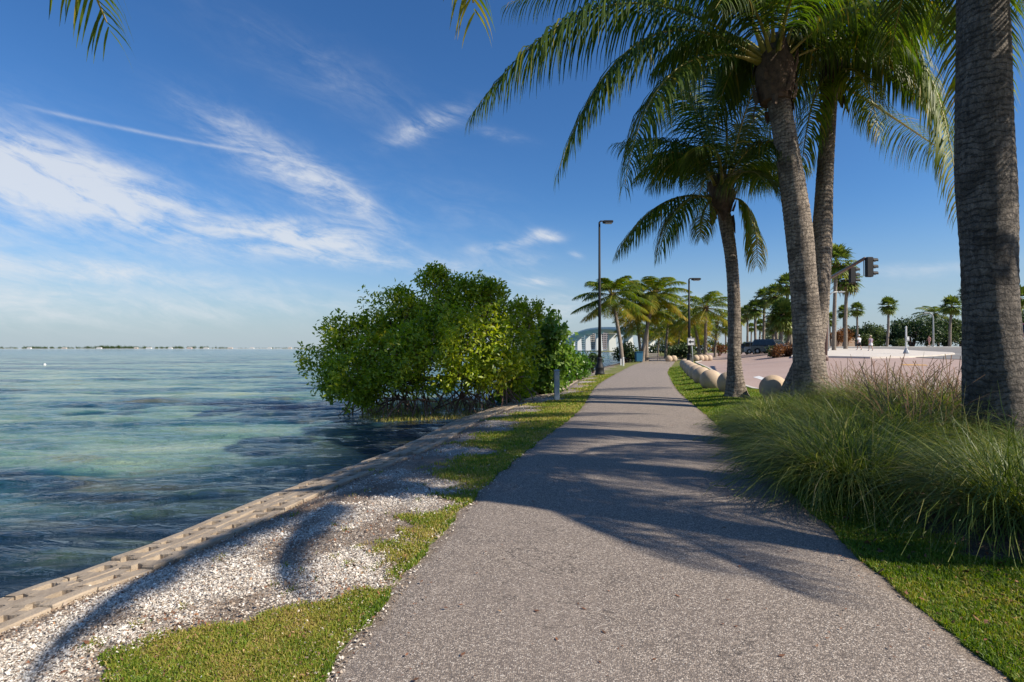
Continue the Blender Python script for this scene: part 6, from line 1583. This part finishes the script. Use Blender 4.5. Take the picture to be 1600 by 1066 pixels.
# the far shore
fs_ = MB(); rngf = random.Random(2); ptsF = []
xs_ = np.linspace(-7200, 900, 120)
for i, x in enumerate(xs_): ptsF.append((x, 4300+250*math.sin(x*0.0011)-0.10*x*0))
for (a, b_) in zip(ptsF[:-1], ptsF[1:]): fs_.add([(a[0], a[1], WL-1), (b_[0], b_[1], WL-1), (b_[0], b_[1]+40, 1.5), (a[0], a[1]+40, 1.5), (b_[0], b_[1]+900, 1.5), (a[0], a[1]+900, 1.5)], [(0, 1, 2, 3), (3, 2, 4, 5)])
tag(fs_.build('far_shore', M['kerb']), 'low far shore across the bay', 'shore', kind='structure')
g = np.random.default_rng(77); N = 900; cx_ = g.uniform(-7000, 800, N); cy_ = 4300+250*np.sin(cx_*0.0011)+60+g.uniform(0, 120, N); hr = g.uniform(5, 13, N)*(0.8+0.35*np.sin(cx_*0.0017+1)+0.2*np.sin(cx_*0.007)); hr = np.maximum(hr, 4)
Cf = np.stack([cx_, cy_, hr*0.8], -1)
o = leaf_cloud('far_woods', Cf, hr, 42000, 5.5, M['hedge'], None, 78, shell=0.2, clump=6, tint=0.4, squash=0.75); tag(o, 'thin dark line of trees along the far shore', 'woods', kind='stuff')
fh = [(40, 'white'), (95, 'cream'), (150, 'white'), (208, 'cream'), (228, 'white'), (262, 'white'), (292, 'pink'), (318, 'white'), (356, 'cream'), (390, 'white'), (418, 'white'), (450, 'cream')]
desc = ['white house at the far left end of the opposite shore', 'cream house left of the bright one on the opposite shore', 'bright white house left of centre on the opposite shore', 'cream house on the opposite shore beside a long pink roof', 'long white house on the opposite shore, next to the cream one', 'wide white house on the opposite shore under the biggest cloud edge', 'pink house on the opposite shore', 'white house right of the pink one on the opposite shore', 'cream house with tall trees on the opposite shore', 'white house in the right third of the opposite shore', 'white house second from the mangrove on the opposite shore', 'cream house nearest the mangrove on the opposite shore']
for (px, c_), lb in zip(fh, desc):
    D = 4250+250*math.sin((px-800)/F*4250*0.0011); x = (px-800)/F*D; g2 = random.Random(px); w = g2.uniform(22, 42); h_ = g2.uniform(6, 9)
    r_ = empty('shore_house', (x, D+35, 1.2), label=lb, cat='house', group='houses on the far shore'); mm = {'white': M['white_paint'], 'cream': cream, 'pink': pinkw}[c_]
    mb = MB(); mb.box((0, 0, h_/2), (w, 14, h_)); mb.build('wall', mm, r_)
    mb = MB(); mb.add([(-w/2-1, -8, h_), (w/2+1, -8, h_), (w/2+1, 8, h_), (-w/2-1, 8, h_), (-w/2+5, 0, h_+3.5), (w/2-5, 0, h_+3.5)], [(0, 1, 5, 4), (1, 2, 5), (2, 3, 4, 5), (3, 0, 4), (3, 2, 1, 0)]); mb.build('roof', M['kerb'], r_)
# tiny white buoy on the bay
bq = P(70, 571, WL); mb = MB(); mb.lathe([(0.03, -0.08), (0.11, 0.0), (0.13, 0.08), (0.09, 0.16), (0.02, 0.2)], 14); mb.tube([(0, 0, 0.18), (0, 0, 0.26)], 0.015, n=6)
o = mb.build('buoy', M['white_paint'], smooth=True, loc=tuple(bq)); tag(o, 'tiny white buoy floating far out on the left', 'buoy')

x, y, g = scatter(900, lambda y: xL(y)+0.03, lambda y: xR(y)-0.03, 2.2, 16, 1.0, 36)
def path_litter():
    u_ = (x-xL(y))/(xR(y)-xL(y)); k_ = g.random(len(x)) < 0.12+0.88*(np.abs(2*u_-1)**4); X_, Y_ = x[k_], y[k_]; n = len(X_)
    s_ = 0.014*g.lognormal(0, 0.4, n)*(1+Y_/16); a = g.uniform(0, 2*PI, n)
    c = np.stack([X_, Y_, 0.026+0*X_], -1); u = np.stack([np.cos(a), np.sin(a), 0*a+0.1], -1)*s_[:, None]*0.6; v = np.stack([-np.sin(a), np.cos(a), 0*a+0.15], -1)*s_[:, None]*0.28
    vs = np.stack([c-u, c-v, c+u, c+v], 1).reshape(-1, 3); o_ = np.arange(n)*4
    o = np_mesh('leaf_litter', vs, tris=np.concatenate([np.stack([o_, o_+1, o_+2], -1), np.stack([o_, o_+2, o_+3], -1)]), mats=[M['litter']], tint=np.repeat(np.clip(g.normal(0.35, 0.25, n), 0, 1), 4))
    tag(o, 'few dry leaf bits lying on the footpath, mostly near its edges', 'dry leaves', kind='stuff')
path_litter()
